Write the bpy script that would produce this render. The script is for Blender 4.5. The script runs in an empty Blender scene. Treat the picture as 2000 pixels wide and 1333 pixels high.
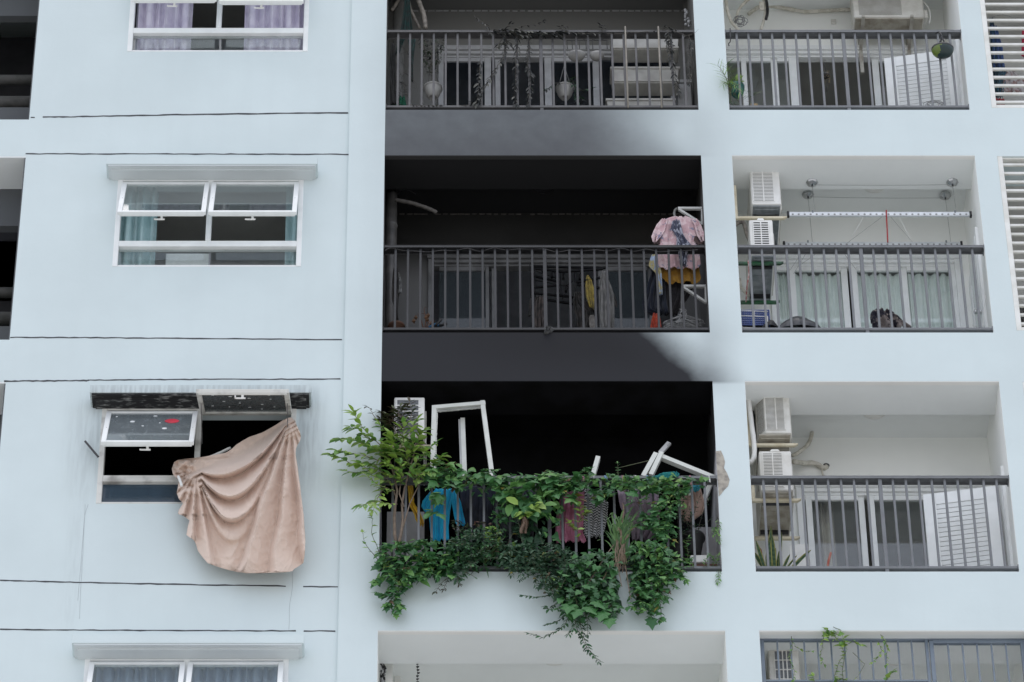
import bpy, bmesh, math, random
from math import sin, cos, tan, atan, radians, pi
from mathutils import Vector, Matrix, noise, Euler

random.seed(7)
SC = bpy.context.scene
COL = SC.collection

# ------------------------------------------------------------------ camera, sky, sun, exposure
FPX, PITCH, CDIST, CZ = 9240.0, radians(43.3), 35.0, 1.6
cam = bpy.data.cameras.new('camera')
cam.sensor_width = 36.0
cam.lens = FPX / 2000.0 * 36.0
cam.shift_x = 0.056
cam.clip_start, cam.clip_end = 1.0, 2000.0
camo = bpy.data.objects.new('camera', cam)
COL.objects.link(camo)
camo.location = (0, -CDIST, CZ)
camo.rotation_euler = (pi / 2 + PITCH, 0, 0)
SC.camera = camo

SUN_EL, SUN_ROT = radians(80), radians(200)
world = bpy.data.worlds.new('World')
SC.world = world
world.use_nodes = True
wn = world.node_tree
sky = wn.nodes.new('ShaderNodeTexSky')
sky.sky_type = 'NISHITA'
sky.sun_disc = False
sky.sun_elevation = SUN_EL
sky.sun_rotation = SUN_ROT
sky.dust_density = 2.5
sky.air_density = 1.0
sky.ozone_density = 1.0
bg = wn.nodes['Background']
# a thin, even cloud cover over the blue
ctc = wn.nodes.new('ShaderNodeTexCoord')
cno = wn.nodes.new('ShaderNodeTexNoise'); cno.inputs['Scale'].default_value = 2.2; cno.inputs['Detail'].default_value = 5
wn.links.new(ctc.outputs['Generated'], cno.inputs[0])
cmr = wn.nodes.new('ShaderNodeMapRange')
cmr.inputs[1].default_value = .3; cmr.inputs[2].default_value = .7; cmr.inputs[3].default_value = .55; cmr.inputs[4].default_value = .75
wn.links.new(cno.outputs[0], cmr.inputs[0])
cmx = wn.nodes.new('ShaderNodeMix'); cmx.data_type = 'RGBA'
cmx.inputs[7].default_value = (8.2, 8.7, 9.8, 1)
wn.links.new(cmr.outputs[0], cmx.inputs[0]); wn.links.new(sky.outputs[0], cmx.inputs[6])
wn.links.new(cmx.outputs[2], bg.inputs[0])
bg.inputs[1].default_value = 0.09
sun = bpy.data.lights.new('sun', 'SUN')
sun.energy = 0.5
sun.angle = radians(70)
sun.color = (1.0, 0.97, 0.92)
suno = bpy.data.objects.new('sun', sun)
COL.objects.link(suno)
# the sun stands behind the photographer, high and a little to the right
sd = Vector((-sin(SUN_ROT) * cos(SUN_EL) * -1, cos(SUN_ROT) * cos(SUN_EL), sin(SUN_EL)))
suno.rotation_euler = sd.to_track_quat('Z', 'Y').to_euler()
SC.view_settings.view_transform = 'Standard'
SC.view_settings.look = 'None'
SC.view_settings.gamma = 1.0
SC.view_settings.use_curve_mapping = False
SC.view_settings.exposure = 0.75
SC.cycles.max_bounces = 14
SC.cycles.diffuse_bounces = 10
SC.cycles.transparent_max_bounces = 12
SC.cycles.use_denoising = True

# ------------------------------------------------------------------ helpers
def at(u, v, Y):
    """where the sight line of photo pixel (u, v) meets the plane at depth Y"""
    a = PITCH + atan((666.5 - v) / FPX)
    yc = Y + CDIST
    zc = yc * tan(a)
    d = yc * cos(PITCH) + zc * sin(PITCH)
    return Vector(((u - 888) * d / FPX, Y, CZ + zc))

def ax(u, v, Y): return at(u, v, Y).x
def az(v, Y): return at(888, v, Y).z

def base(o):
    p = Vector((0, 0, 0))
    while o is not None:
        p += o.location
        o = o.parent
    return p

def link(name, me, parent=None):
    o = bpy.data.objects.new(name, me)
    COL.objects.link(o)
    if parent: o.parent = parent
    return o

def tag(o, label=None, cat=None, group=None, kind=None):
    if label: o['label'] = label
    if cat: o['category'] = cat
    if group: o['group'] = group
    if kind: o['kind'] = kind
    return o

def T(name, label, cat, loc, group=None):
    o = link(name, None)
    o.location = loc
    o.empty_display_size = .1
    return tag(o, label, cat, group)

def inst(name, me, parent, loc, rot=(0, 0, 0), sc=None):
    o = link(name, me, parent)
    o.location = loc
    o.rotation_euler = rot
    if sc: o.scale = sc
    return o

class MB:
    def __init__(s): s.v, s.f, s.m, s.sm = [], [], [], []
    def add(s, vs, fs, mi=0, smooth=False):
        n = len(s.v)
        s.v += [Vector(x) for x in vs]
        s.f += [tuple(i + n for i in f) for f in fs]
        s.m += [mi] * len(fs)
        s.sm += [smooth] * len(fs)
        return s
    def box(s, x0, x1, y0, y1, z0, z1, mi=0):
        if x0 > x1: x0, x1 = x1, x0
        if y0 > y1: y0, y1 = y1, y0
        if z0 > z1: z0, z1 = z1, z0
        return s.add([(x0,y0,z0),(x1,y0,z0),(x1,y1,z0),(x0,y1,z0),(x0,y0,z1),(x1,y0,z1),(x1,y1,z1),(x0,y1,z1)],
                     [(0,3,2,1),(4,5,6,7),(0,1,5,4),(1,2,6,5),(2,3,7,6),(3,0,4,7)], mi)
    def bar(s, p, q, w, h, up=(0, 0, 1), mi=0):
        p, q = Vector(p), Vector(q)
        d = (q - p).normalized()
        u = Vector(up)
        a = d.cross(u)
        if a.length < 1e-4: a = d.cross(Vector((0, 1, 0)))
        a.normalize(); b = a.cross(d).normalized()
        vs = []
        for c in (p, q):
            for i, j in ((-1,-1),(1,-1),(1,1),(-1,1)): vs.append(c + a * (i * w / 2) + b * (j * h / 2))
        return s.add(vs, [(0,1,2,3),(7,6,5,4),(0,4,5,1),(1,5,6,2),(2,6,7,3),(3,7,4,0)], mi)
    def tube(s, pts, r, n=8, mi=0, cap=True):
        pts = [Vector(p) for p in pts]
        k = len(pts)
        rs = r if isinstance(r, (list, tuple)) else [r] * k
        vs, fs = [], []
        ref = None
        for i, p in enumerate(pts):
            d = (pts[min(i + 1, k - 1)] - pts[max(i - 1, 0)])
            if d.length < 1e-9: d = Vector((0, 0, 1))
            d.normalize()
            if ref is None:
                ref = d.cross(Vector((0, 1, 0)))
                if ref.length < .1: ref = d.cross(Vector((1, 0, 0)))
            a = (ref - d * ref.dot(d))
            if a.length < 1e-6: a = d.orthogonal()
            a.normalize(); ref = a
            b = d.cross(a)
            for j in range(n):
                t = 2 * pi * j / n
                vs.append(p + (a * cos(t) + b * sin(t)) * rs[i])
        for i in range(k - 1):
            for j in range(n):
                fs.append((i*n+j, i*n+(j+1)%n, (i+1)*n+(j+1)%n, (i+1)*n+j))
        if cap:
            fs.append(tuple(range(n - 1, -1, -1)))
            fs.append(tuple((k - 1) * n + j for j in range(n)))
        return s.add(vs, fs, mi, True)
    def lathe(s, prof, c, n=20, mi=0, axis='z', squash=1.0):
        vs, fs = [], []
        for r, z in prof:
            for j in range(n):
                t = 2 * pi * j / n
                x, y = r * cos(t), r * sin(t) * squash
                vs.append(Vector(c) + (Vector((x, y, z)) if axis == 'z' else Vector((x, z, y)) if axis == 'y' else Vector((z, x, y))))
        for i in range(len(prof) - 1):
            for j in range(n):
                fs.append((i*n+j, i*n+(j+1)%n, (i+1)*n+(j+1)%n, (i+1)*n+j))
        return s.add(vs, fs, mi, True)
    def prism(s, poly, vec, mi=0):
        n = len(poly)
        vec = Vector(vec)
        vs = [Vector(p) for p in poly] + [Vector(p) + vec for p in poly]
        fs = [tuple(range(n - 1, -1, -1)), tuple(range(n, 2 * n))]
        fs += [(i, (i+1) % n, n + (i+1) % n, n + i) for i in range(n)]
        return s.add(vs, fs, mi)
    def grid(s, fn, nu, nv, mi=0):
        vs = [fn(i / nu, j / nv) for j in range(nv + 1) for i in range(nu + 1)]
        fs = [(j*(nu+1)+i, j*(nu+1)+i+1, (j+1)*(nu+1)+i+1, (j+1)*(nu+1)+i) for j in range(nv) for i in range(nu)]
        return s.add(vs, fs, mi, True)
    def mesh(s, name, mats, off=None, bevel=0, seg=2):
        off = off or Vector((0, 0, 0))
        me = bpy.data.meshes.new(name)
        me.from_pydata([v - off for v in s.v], [], s.f)
        for p, mi, sm in zip(me.polygons, s.m, s.sm):
            p.material_index = mi
            p.use_smooth = sm
        bm = bmesh.new(); bm.from_mesh(me)
        bmesh.ops.recalc_face_normals(bm, faces=bm.faces)
        if bevel:
            es = [e for e in bm.edges if len(e.link_faces) == 2 and e.calc_face_angle(0) > .5]
            bmesh.ops.bevel(bm, geom=es, offset=bevel, segments=seg, affect='EDGES', profile=.5)
        bm.to_mesh(me); bm.free()
        for m in (mats if isinstance(mats, (list, tuple)) else [mats]): me.materials.append(m)
        return me
    def build(s, name, mats, parent=None, bevel=0, seg=2, solid=0, label=None, local=False, kind=None):
        off = base(parent) if parent is not None and not local else Vector((0, 0, 0))
        o = link(name, s.mesh(name, mats, off, bevel, seg), parent)
        if solid:
            md = o.modifiers.new('solidify', 'SOLIDIFY'); md.thickness = solid; md.offset = 0
        if label: o['label'] = label
        if kind: o['kind'] = kind
        return o

def single(name, label, cat, mb, mats, group=None, **k):
    """a thing that is one mesh: its origin at the middle of its lowest side"""
    xs = [v.x for v in mb.v]; ys = [v.y for v in mb.v]; zs = [v.z for v in mb.v]
    off = Vector(((min(xs)+max(xs))/2, (min(ys)+max(ys))/2, min(zs)))
    solid = k.pop('solid', 0)
    o = link(name, mb.mesh(name, mats, off, **k))
    o.location = off
    if solid:
        md = o.modifiers.new('solidify', 'SOLIDIFY'); md.thickness = solid; md.offset = 0
    return tag(o, label, cat, group)

# ------------------------------------------------------------------ materials
def lin(c):
    return tuple(((x/255)/12.92 if x/255 <= .04045 else ((x/255+.055)/1.055)**2.4) for x in c)

def nodes(m):
    m.use_nodes = True
    nt = m.node_tree
    return nt, nt.nodes['Principled BSDF']

def N(nt, t, **k):
    n = nt.nodes.new(t)
    for a, b in k.items(): setattr(n, a, b)
    return n

def mth(nt, op, a, b=None, c=None, clamp=False):
    n = N(nt, 'ShaderNodeMath', operation=op, use_clamp=clamp)
    for i, x in enumerate((a, b, c)):
        if x is None: continue
        if isinstance(x, (int, float)): n.inputs[i].default_value = x
        else: nt.links.new(x, n.inputs[i])
    return n.outputs[0]

def mixc(nt, f, a, b):
    n = N(nt, 'ShaderNodeMix', data_type='RGBA')
    for s, x in ((n.inputs[0], f), (n.inputs[6], a), (n.inputs[7], b)):
        if isinstance(x, (int, float)): s.default_value = x
        elif isinstance(x, tuple): s.default_value = (*x[:3], 1)
        else: nt.links.new(x, s)
    return n.outputs[2]

def ramp01(nt, val, a, b):
    n = N(nt, 'ShaderNodeMapRange', interpolation_type='SMOOTHSTEP')
    n.inputs[1].default_value = a; n.inputs[2].default_value = b
    n.inputs[3].default_value = 0; n.inputs[4].default_value = 1
    if a > b:
        n.inputs[1].default_value = b; n.inputs[2].default_value = a
        n.inputs[3].default_value = 1; n.inputs[4].default_value = 0
    nt.links.new(val, n.inputs[0])
    return n.outputs[0]

def tex(nt, scale, vec=None, detail=3, rough=.55, stretch=None):
    g = N(nt, 'ShaderNodeNewGeometry')
    src = vec or g.outputs['Position']
    if stretch:
        mp = N(nt, 'ShaderNodeMapping')
        mp.inputs['Scale'].default_value = stretch
        nt.links.new(src, mp.inputs[0]); src = mp.outputs[0]
    n = N(nt, 'ShaderNodeTexNoise')
    n.inputs['Scale'].default_value = scale
    n.inputs['Detail'].default_value = detail
    n.inputs['Roughness'].default_value = rough
    nt.links.new(src, n.inputs[0])
    return n.outputs[0]

def pm(name, c, c2=None, rough=.6, metal=0, scale=9, bump=0, bscale=60, spec=.5, lo=.35, hi=.65, stretch=None, coord='world'):
    m = bpy.data.materials.new(name)
    nt, b = nodes(m)
    vec = None
    if coord == 'object': vec = N(nt, 'ShaderNodeTexCoord').outputs['Object']
    c2 = c2 or tuple(x * .86 for x in c)
    f = ramp01(nt, tex(nt, scale, vec, stretch=stretch), lo, hi)
    nt.links.new(mixc(nt, f, c, c2), b.inputs['Base Color'])
    b.inputs['Roughness'].default_value = rough
    b.inputs['Metallic'].default_value = metal
    b.inputs['Specular IOR Level'].default_value = spec
    if bump:
        bn = N(nt, 'ShaderNodeBump'); bn.inputs['Strength'].default_value = bump; bn.inputs['Distance'].default_value = .004
        nt.links.new(tex(nt, bscale, vec, 4), bn.inputs['Height'])
        nt.links.new(bn.outputs[0], b.inputs['Normal'])
    return m

def stain(nt, X, Z, x0=None, x1=None, z0=None, z1=None, k=0, zk=0, warp=0):
    """a soot or dirt stain: a box in X and Z with soft sides; its X sides lean by k metres per metre of height above zk"""
    q = X if not k else mth(nt, 'ADD', X, mth(nt, 'MULTIPLY', mth(nt, 'SUBTRACT', Z, zk), k))
    if warp:
        q = mth(nt, 'ADD', q, mth(nt, 'MULTIPLY', mth(nt, 'SUBTRACT', tex(nt, 1.6, detail=4, rough=.6), .5), warp))
    f = None
    for val, pr in ((q, x0), (q, x1), (Z, z0), (Z, z1)):
        if pr is None: continue
        r = ramp01(nt, val, *pr)
        f = r if f is None else mth(nt, 'MULTIPLY', f, r)
    return f

def facade(name, stains=(), colour=(.615, .687, .69)):
    m = bpy.data.materials.new(name)
    nt, b = nodes(m)
    g = N(nt, 'ShaderNodeNewGeometry')
    sp = N(nt, 'ShaderNodeSeparateXYZ'); nt.links.new(g.outputs['Position'], sp.inputs[0])
    X, Z = sp.outputs[0], sp.outputs[2]
    big = ramp01(nt, tex(nt, .9, detail=4), .3, .7)
    strk = ramp01(nt, tex(nt, 1.0, detail=4, stretch=(5, 5, .35)), .45, .8)
    col = mixc(nt, mth(nt, 'MULTIPLY', big, .8), colour, tuple(x * .925 for x in colour))
    col = mixc(nt, mth(nt, 'MULTIPLY', strk, .25), col, tuple(x * .9 for x in colour))
    mot = tex(nt, 5, detail=5, rough=.6)
    fine = tex(nt, 9, detail=4, stretch=(3.2, 3.2, .3))
    for st in stains:
        st = dict(st)
        amt, sc_, streak = st.pop('amt'), st.pop('col', (.03, .03, .032)), st.pop('streak', 0)
        f = stain(nt, X, Z, **st)
        f = mth(nt, 'MULTIPLY', f, mth(nt, 'MULTIPLY_ADD', mot, .12, .94))
        if streak:
            f = mth(nt, 'MULTIPLY', f, mth(nt, 'MULTIPLY_ADD', ramp01(nt, fine, .38, .62), streak, 1 - streak))
        f = mth(nt, 'MULTIPLY', f, amt, clamp=True)
        col = mixc(nt, f, col, sc_)
    nt.links.new(col, b.inputs['Base Color'])
    b.inputs['Roughness'].default_value = .75
    b.inputs['Specular IOR Level'].default_value = .25
    bn = N(nt, 'ShaderNodeBump'); bn.inputs['Strength'].default_value = .25; bn.inputs['Distance'].default_value = .004
    nt.links.new(tex(nt, 22, detail=5), bn.inputs['Height'])
    nt.links.new(bn.outputs[0], b.inputs['Normal'])
    return m

def glass(name, tint=(.94, .96, .955), film=0, filmcol=(.35, .42, .5), ior=1.9, k=.5):
    m = bpy.data.materials.new(name)
    m.use_nodes = True
    nt = m.node_tree
    nt.nodes.remove(nt.nodes['Principled BSDF'])
    out = nt.nodes['Material Output']
    tr = N(nt, 'ShaderNodeBsdfTransparent'); tr.inputs[0].default_value = (*tint, 1)
    gl = N(nt, 'ShaderNodeBsdfGlossy'); gl.inputs['Roughness'].default_value = .03
    lw = N(nt, 'ShaderNodeLayerWeight'); lw.inputs[0].default_value = .5
    f0 = ((ior - 1) / (ior + 1)) ** 2
    fr = mth(nt, 'MULTIPLY_ADD', mth(nt, 'POWER', lw.outputs['Facing'], 3.2), k, f0, clamp=True)
    mx = N(nt, 'ShaderNodeMixShader')
    nt.links.new(fr, mx.inputs[0]); nt.links.new(tr.outputs[0], mx.inputs[1]); nt.links.new(gl.outputs[0], mx.inputs[2])
    last = mx.outputs[0]
    df = N(nt, 'ShaderNodeBsdfDiffuse'); df.inputs[0].default_value = (*filmcol, 1)
    m2 = N(nt, 'ShaderNodeMixShader')
    dirt = ramp01(nt, tex(nt, 7, detail=5, stretch=(3, 3, .6)), .4, .8)
    nt.links.new(mth(nt, 'MULTIPLY_ADD', dirt, .02 + film * .3, film + .012, clamp=True), m2.inputs[0])
    nt.links.new(last, m2.inputs[1]); nt.links.new(df.outputs[0], m2.inputs[2])
    nt.links.new(m2.outputs[0], out.inputs[0])
    return m

def leafmat(name, c, c2):
    m = bpy.data.materials.new(name)
    nt, b = nodes(m)
    oi = N(nt, 'ShaderNodeObjectInfo')
    f = mth(nt, 'ADD', mth(nt, 'MULTIPLY', ramp01(nt, tex(nt, 11), .35, .65), .6), mth(nt, 'MULTIPLY', oi.outputs['Random'], .4), clamp=True)
    col = mixc(nt, f, c, c2)
    nt.links.new(col, b.inputs['Base Color'])
    b.inputs['Roughness'].default_value = .48
    b.inputs['Specular IOR Level'].default_value = .4
    tl = N(nt, 'ShaderNodeBsdfTranslucent'); nt.links.new(col, tl.inputs[0])
    mx = N(nt, 'ShaderNodeMixShader'); mx.inputs[0].default_value = .22
    out = nt.nodes['Material Output']
    nt.links.new(b.outputs[0], mx.inputs[1]); nt.links.new(tl.outputs[0], mx.inputs[2]); nt.links.new(mx.outputs[0], out.inputs[0])
    return m

def clothmat(name, c, c2, scale=14, lo=.4, hi=.6, weave=.25, stretch=None, third=None):
    m = pm(name, c, c2, rough=.9, scale=scale, bump=weave, bscale=160, spec=.1, lo=lo, hi=hi, stretch=stretch)
    nt, b = m.node_tree, m.node_tree.nodes['Principled BSDF']
    b.inputs['Sheen Weight'].default_value = .15
    if third:
        src = b.inputs['Base Color'].links[0].from_socket
        f = ramp01(nt, tex(nt, scale * 1.9, detail=2), .6, .66)
        nt.links.new(mixc(nt, f, src, third), b.inputs['Base Color'])
    return m

def stripes(name, c, c2, freq, axis=2):
    m = pm(name, c, c2, rough=.9)
    nt, b = m.node_tree, m.node_tree.nodes['Principled BSDF']
    g = N(nt, 'ShaderNodeNewGeometry')
    sp = N(nt, 'ShaderNodeSeparateXYZ'); nt.links.new(g.outputs['Position'], sp.inputs[0])
    s = mth(nt, 'SINE', mth(nt, 'MULTIPLY_ADD', tex(nt, 6), 2.0, mth(nt, 'MULTIPLY', sp.outputs[axis], freq)))
    nt.links.new(mixc(nt, ramp01(nt, s, -.15, .15), c, c2), b.inputs['Base Color'])
    return m

# ------------------------------------------------------------------ levels and bays (metres)
X_WELL, X_SEAM, X_ML, X_MR, X_RL, X_RR, X_FR = -4.53, -1.12, -.739, 2.600, 2.926, 5.490, 5.725
TOPS = [40.53, az(304, 0), az(745, 0), az(1232, 0)]           # underside of the beam over each storey's balcony, top storey first
SILLS = [az(215, 0), az(650, 0), az(1117, 0), 28.25]          # top of the parapet
YB = 1.2                                                      # back wall of the balconies
CEIL = [az(19, YB), az(417, YB), az(855, YB), az(855, YB) - 3.25]
FLOORS = [s - .28 for s in SILLS]
X_END, Z_TOP = 8.6, 42.4

S_M = [dict(x1=(2.95, 1.2), z0=(TOPS[1] - .05, TOPS[1] + .01), z1=(38.6, 37.9), warp=.35, amt=.93, col=(.072, .075, .082)),
       dict(x1=(2.72, 2.1), z0=(TOPS[1] - .05, TOPS[1] + .01), z1=(37.85, 37.28), k=.5, zk=TOPS[1], amt=.4, col=(.06, .06, .066)),
       dict(x1=(3.1, 2.08), z0=(TOPS[2] - .05, TOPS[2] + .005), z1=(35.1, 34.72), k=.74, zk=TOPS[2], warp=.28, amt=1.25, col=(.017, .0175, .021)),
       dict(x0=(-.4, 1.4), x1=(2.6, 1.9), z0=(TOPS[2] - .05, TOPS[2] + .5), z1=(34.9, 34.72), k=.74, zk=TOPS[2], amt=.75, col=(.010, .010, .012)),
       dict(x0=(2.35, 2.62), x1=(3.25, 2.6), z0=(35.6, 36.4), z1=(38.6, 37.5), amt=.17, col=(.12, .12, .13)),
       dict(x0=(2.35, 2.62), x1=(3.0, 2.58), z0=(33.7, 34.2), z1=(35.6, 34.6), amt=.3, col=(.09, .09, .10))]
for d_ in S_M:
    if d_['x1'][0] < d_['x1'][1]: d_['x1'] = (d_['x1'][1], d_['x1'][0])
S_PIER = [dict(x0=(-1.15, -.70), z0=(33.0, 34.5), z1=(41, 38.5), amt=.13, col=(.15, .15, .16))]
wl, wr = ax(193, 900, 0), ax(575, 900, 0)
S_WIN = [dict(x0=(wl - .5, wl - .02), x1=(wl + .16, wl), z0=(az(1010, 0), az(880, 0)), z1=(az(740, 0), az(800, 0)), amt=.26, streak=.5, col=(.09, .09, .095)),
         dict(x0=(wr, wr + .06), x1=(wr + .38, wr + .1), z0=(az(1000, 0), az(870, 0)), z1=(az(735, 0), az(775, 0)), amt=.36, streak=.5, col=(.08, .08, .085)),
         dict(x0=(wl - .35, wl - .1), x1=(wl - .05, wl - .2), z0=(az(1240, 0), az(1200, 0)), z1=(az(900, 0), az(980, 0)), amt=.10, streak=.8, col=(.1, .1, .1))]

M = {}
M['wall_paint'] = facade('wall_paint', S_WIN)
M['pier_paint'] = facade('pier_paint', S_PIER)
M['facade_paint'] = facade('facade_paint', S_M)
M['cream'] = facade('balcony_paint', colour=(.88, .885, .855))
M['soffit'] = facade('soffit_paint', colour=(.775, .795, .785))
M['hood_under'] = facade('hood_underside_paint', colour=(.62, .655, .66))
M['lip'] = facade('lip_paint', colour=(.82, .81, .78))
M['soot1'] = facade('smoked_wall', colour=(.185, .183, .172))
M['soot1d'] = facade('smoked_ceiling', colour=(.13, .13, .125))
def soot_wall(name, lo, hi, z0, z1):
    m = facade(name, [dict(z0=(z0, z1), amt=1.0, col=hi), dict(x0=(-1, .6), x1=(1.2, -.2), z0=(z1 - .4, z1 + .1), warp=2.2, amt=.35, col=(.045, .044, .042)), dict(x0=(1.0, 2.2), z0=(z1 - .3, z1 + .1), warp=1.6, amt=.3, col=(.05, .045, .038))], colour=lo)
    return m
M['soot2'] = soot_wall('sooted_wall', (.13, .128, .125), (.016, .0155, .0145), az(560, YB), az(470, YB))
M['soot2d'] = facade('sooted_ceiling', colour=(.012, .012, .0125))
M['lip2'] = facade('sooted_lip', colour=(.035, .034, .033))
M['soot3'] = pm('charred_wall', (.006, .006, .007), (.003, .003, .003), rough=.9, scale=3, spec=.1)
M['soot3w'] = facade('sooted_parapet', [dict(z0=(32.85, 33.4), amt=1.3, col=(.02, .02, .02))], colour=(.66, .645, .66))
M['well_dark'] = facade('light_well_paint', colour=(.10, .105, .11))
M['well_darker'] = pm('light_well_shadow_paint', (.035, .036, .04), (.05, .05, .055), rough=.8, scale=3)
M['room'] = pm('room_paint', (.58, .57, .54), rough=.8, scale=2)
M['room_dark'] = pm('burnt_room', (.006, .006, .007), rough=.9, spec=.1)
M['room_grey'] = pm('smoked_room', (.46, .47, .49), rough=.85)
M['floor'] = pm('floor_tile', (.66, .65, .62), rough=.5, scale=4)
M['joint'] = pm('joint_sealant', (.035, .037, .042), (.07, .07, .075), rough=.8, scale=15)
M['rail'] = pm('grey_rail_paint', (.150, .156, .164), (.128, .134, .142), rough=.42, scale=6, bump=.05)
M['rail2'] = pm('sooty_rail_paint', (.021, .021, .023), (.013, .013, .015), rough=.5, scale=5, bump=.1)
M['rail1'] = pm('smoked_rail_paint', (.092, .089, .09), (.066, .065, .067), rough=.5, scale=5)
M['alu'] = pm('white_window_frame', (.80, .81, .80), (.74, .75, .74), rough=.35, scale=5)
M['alu1'] = pm('smoked_white_frame', (.42, .42, .42), (.33, .33, .33), rough=.5, scale=5)
M['alu2'] = pm('sooted_white_frame', (.15, .15, .15), (.09, .09, .09), rough=.6, scale=5)
M['alu3'] = pm('burnt_window_frame', (.66, .65, .61), (.30, .285, .26), rough=.55, scale=4, lo=.5, hi=.75)
M['white'] = pm('white_plastic', (.78, .77, .74), (.70, .69, .66), rough=.45, scale=6)
M['offwhite'] = pm('aged_white_plastic', (.66, .645, .60), (.55, .53, .48), rough=.5, scale=7)
M['beige'] = pm('beige_steel', (.68, .62, .47), (.58, .51, .36), rough=.45, scale=10)
M['green_steel'] = pm('green_steel', (.02, .12, .045), (.03, .07, .04), rough=.5, scale=16)
M['recess_shade'] = pm('painted_recess_shade', (.025, .026, .03), rough=.7)  # near-black colour painting the shade behind the grille slats
M['coil'] = pm('aluminium_fins', (.17, .175, .185), (.11, .115, .12), rough=.6, metal=.1, scale=40)
M['acbase'] = pm('galvanised_base', (.26, .28, .29), (.16, .18, .19), rough=.5, metal=.2, scale=9)
M['acbase_old'] = pm('rust_stained_base', (.40, .37, .31), (.26, .23, .18), rough=.6, scale=8)
M['steel'] = pm('chrome', (.55, .56, .57), rough=.22, metal=1.0)
M['alupole'] = pm('aluminium_pole', (.75, .77, .79), rough=.3, metal=.35)
M['black'] = pm('black_plastic', (.018, .018, .02), rough=.45)
M['charblack'] = pm('charred_plastic', (.010, .010, .011), rough=.9, spec=.08)
M['wire'] = pm('grey_wire', (.25, .25, .25), rough=.5)
M['tape'] = pm('pipe_wrap_tape', (.62, .59, .52), (.46, .43, .36), rough=.65, scale=18, bump=.2)
M['tape1'] = pm('smoked_wrap_tape', (.30, .27, .23), (.18, .16, .14), rough=.7, scale=18, bump=.2)
M['pvc1'] = pm('smoked_pvc', (.18, .175, .165), (.13, .13, .12), rough=.5)
M['tape2'] = pm('sooted_wrap_tape', (.10, .09, .08), (.06, .055, .05), rough=.7, scale=18, bump=.2)
M['pvc2'] = pm('sooted_pvc', (.085, .08, .075), (.05, .048, .046), rough=.5)
M['red_strap'] = pm('red_strap_cloth', (.36, .03, .035), rough=.8)
M['pink_string'] = pm('pink_string_plastic', (.36, .10, .09), (.6, .5, .48), rough=.7, scale=30)
M['red_tube'] = pm('red_tube_plastic', (.40, .07, .04), (.5, .2, .15), rough=.5, scale=8)
M['plaster'] = pm('bare_plaster', (.42, .38, .32), (.22, .20, .18), rough=.95, scale=10, bump=1.0, bscale=30)
M['glass'] = glass('window_glass', ior=1.75)
M['glass_sash'] = glass('reflective_sash_glass', (.86, .9, .9), ior=1.8, k=1.1)
M['glass_dark'] = glass('smoked_glass', (.62, .66, .7), .05, (.06, .065, .07), 1.6)
M['glass_burnt'] = glass('sooty_glass', (.45, .5, .52), .30, (.10, .115, .125), 1.7)
M['glass_hazed'] = glass('smoke_hazed_glass', (.4, .45, .46), .45, (.17, .185, .19), 1.8)
M['glass_blue'] = glass('blue_filmed_glass', (.35, .45, .52), .35, (.10, .15, .20), 1.7)
M['glass_reflection_film'] = glass('reflection_film_glass', (.55, .6, .6), .32, (.30, .335, .35), 2.2, 1.0)  # pale film colour paints in a sky reflection on the sash
# ------------------------------------------------------------------ setting: ground
g = MB()
g.add([(-600, -900, 0), (600, -900, 0), (600, 300, 0), (-600, 300, 0)], [(0, 1, 2, 3)])
tag(g.build('ground', pm('paved_ground', (.69, .67, .62), (.61, .59, .54), rough=.85, scale=.3)), kind='structure')

# ------------------------------------------------------------------ the building shell
B = T('apartment_building', 'pale blue-white apartment block with balconies, two of its middle balconies blackened by fire', 'building', (0, 0, 0))

def box(name, m, x0, x1, y0, y1, z0, z1, parent=None, **k):
    return MB().box(x0, x1, y0, y1, z0, z1).build(name, M[m] if isinstance(m, str) else m, parent or B, **k)

# windows of the left wall
WXL, WXR = ax(221, 517, 0), ax(591, 345, 0)
WSILL = [az(97, 0), az(517, 0), az(980, 0), az(980, 0) - 3.25]
WH = az(345, 0) - az(517, 0)
YW = .03
box('wall', 'wall_paint', X_WELL, WXL, YW, YW + .2, 27.5, Z_TOP)
box('wall', 'wall_paint', WXR, X_SEAM, YW, YW + .2, 27.5, Z_TOP)
zz = 27.5
for s in WSILL[::-1]:
    if s > zz: box('wall', 'wall_paint', WXL, WXR, YW, YW + .2, zz, s)
    zz = s + WH
box('wall', 'wall_paint', WXL, WXR, YW, YW + .2, zz, Z_TOP)
box('pier', 'pier_paint', X_SEAM, X_ML, 0, .45, 27.5, Z_TOP)
box('pier', 'facade_paint', X_MR, X_RL, 0, .45, 27.5, Z_TOP)
box('pier', 'facade_paint', X_RR, X_FR, 0, .45, 27.5, Z_TOP)
# plain storeys below and the closing walls behind
box('lower_wall', 'wall_paint', -9, X_END, .0, .6, 0, 27.5)
box('rear_wall', 'room', -9, X_END, 4.5, 4.7, 0, Z_TOP)
box('end_wall', 'wall_paint', X_END, X_END + .2, 0, 4.7, 0, Z_TOP)
box('end_wall', 'wall_paint', -9.2, -9, 0, 4.7, 0, Z_TOP)
box('roof', 'wall_paint', -9, X_END, .0, 4.7, Z_TOP, Z_TOP + .3)
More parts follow.
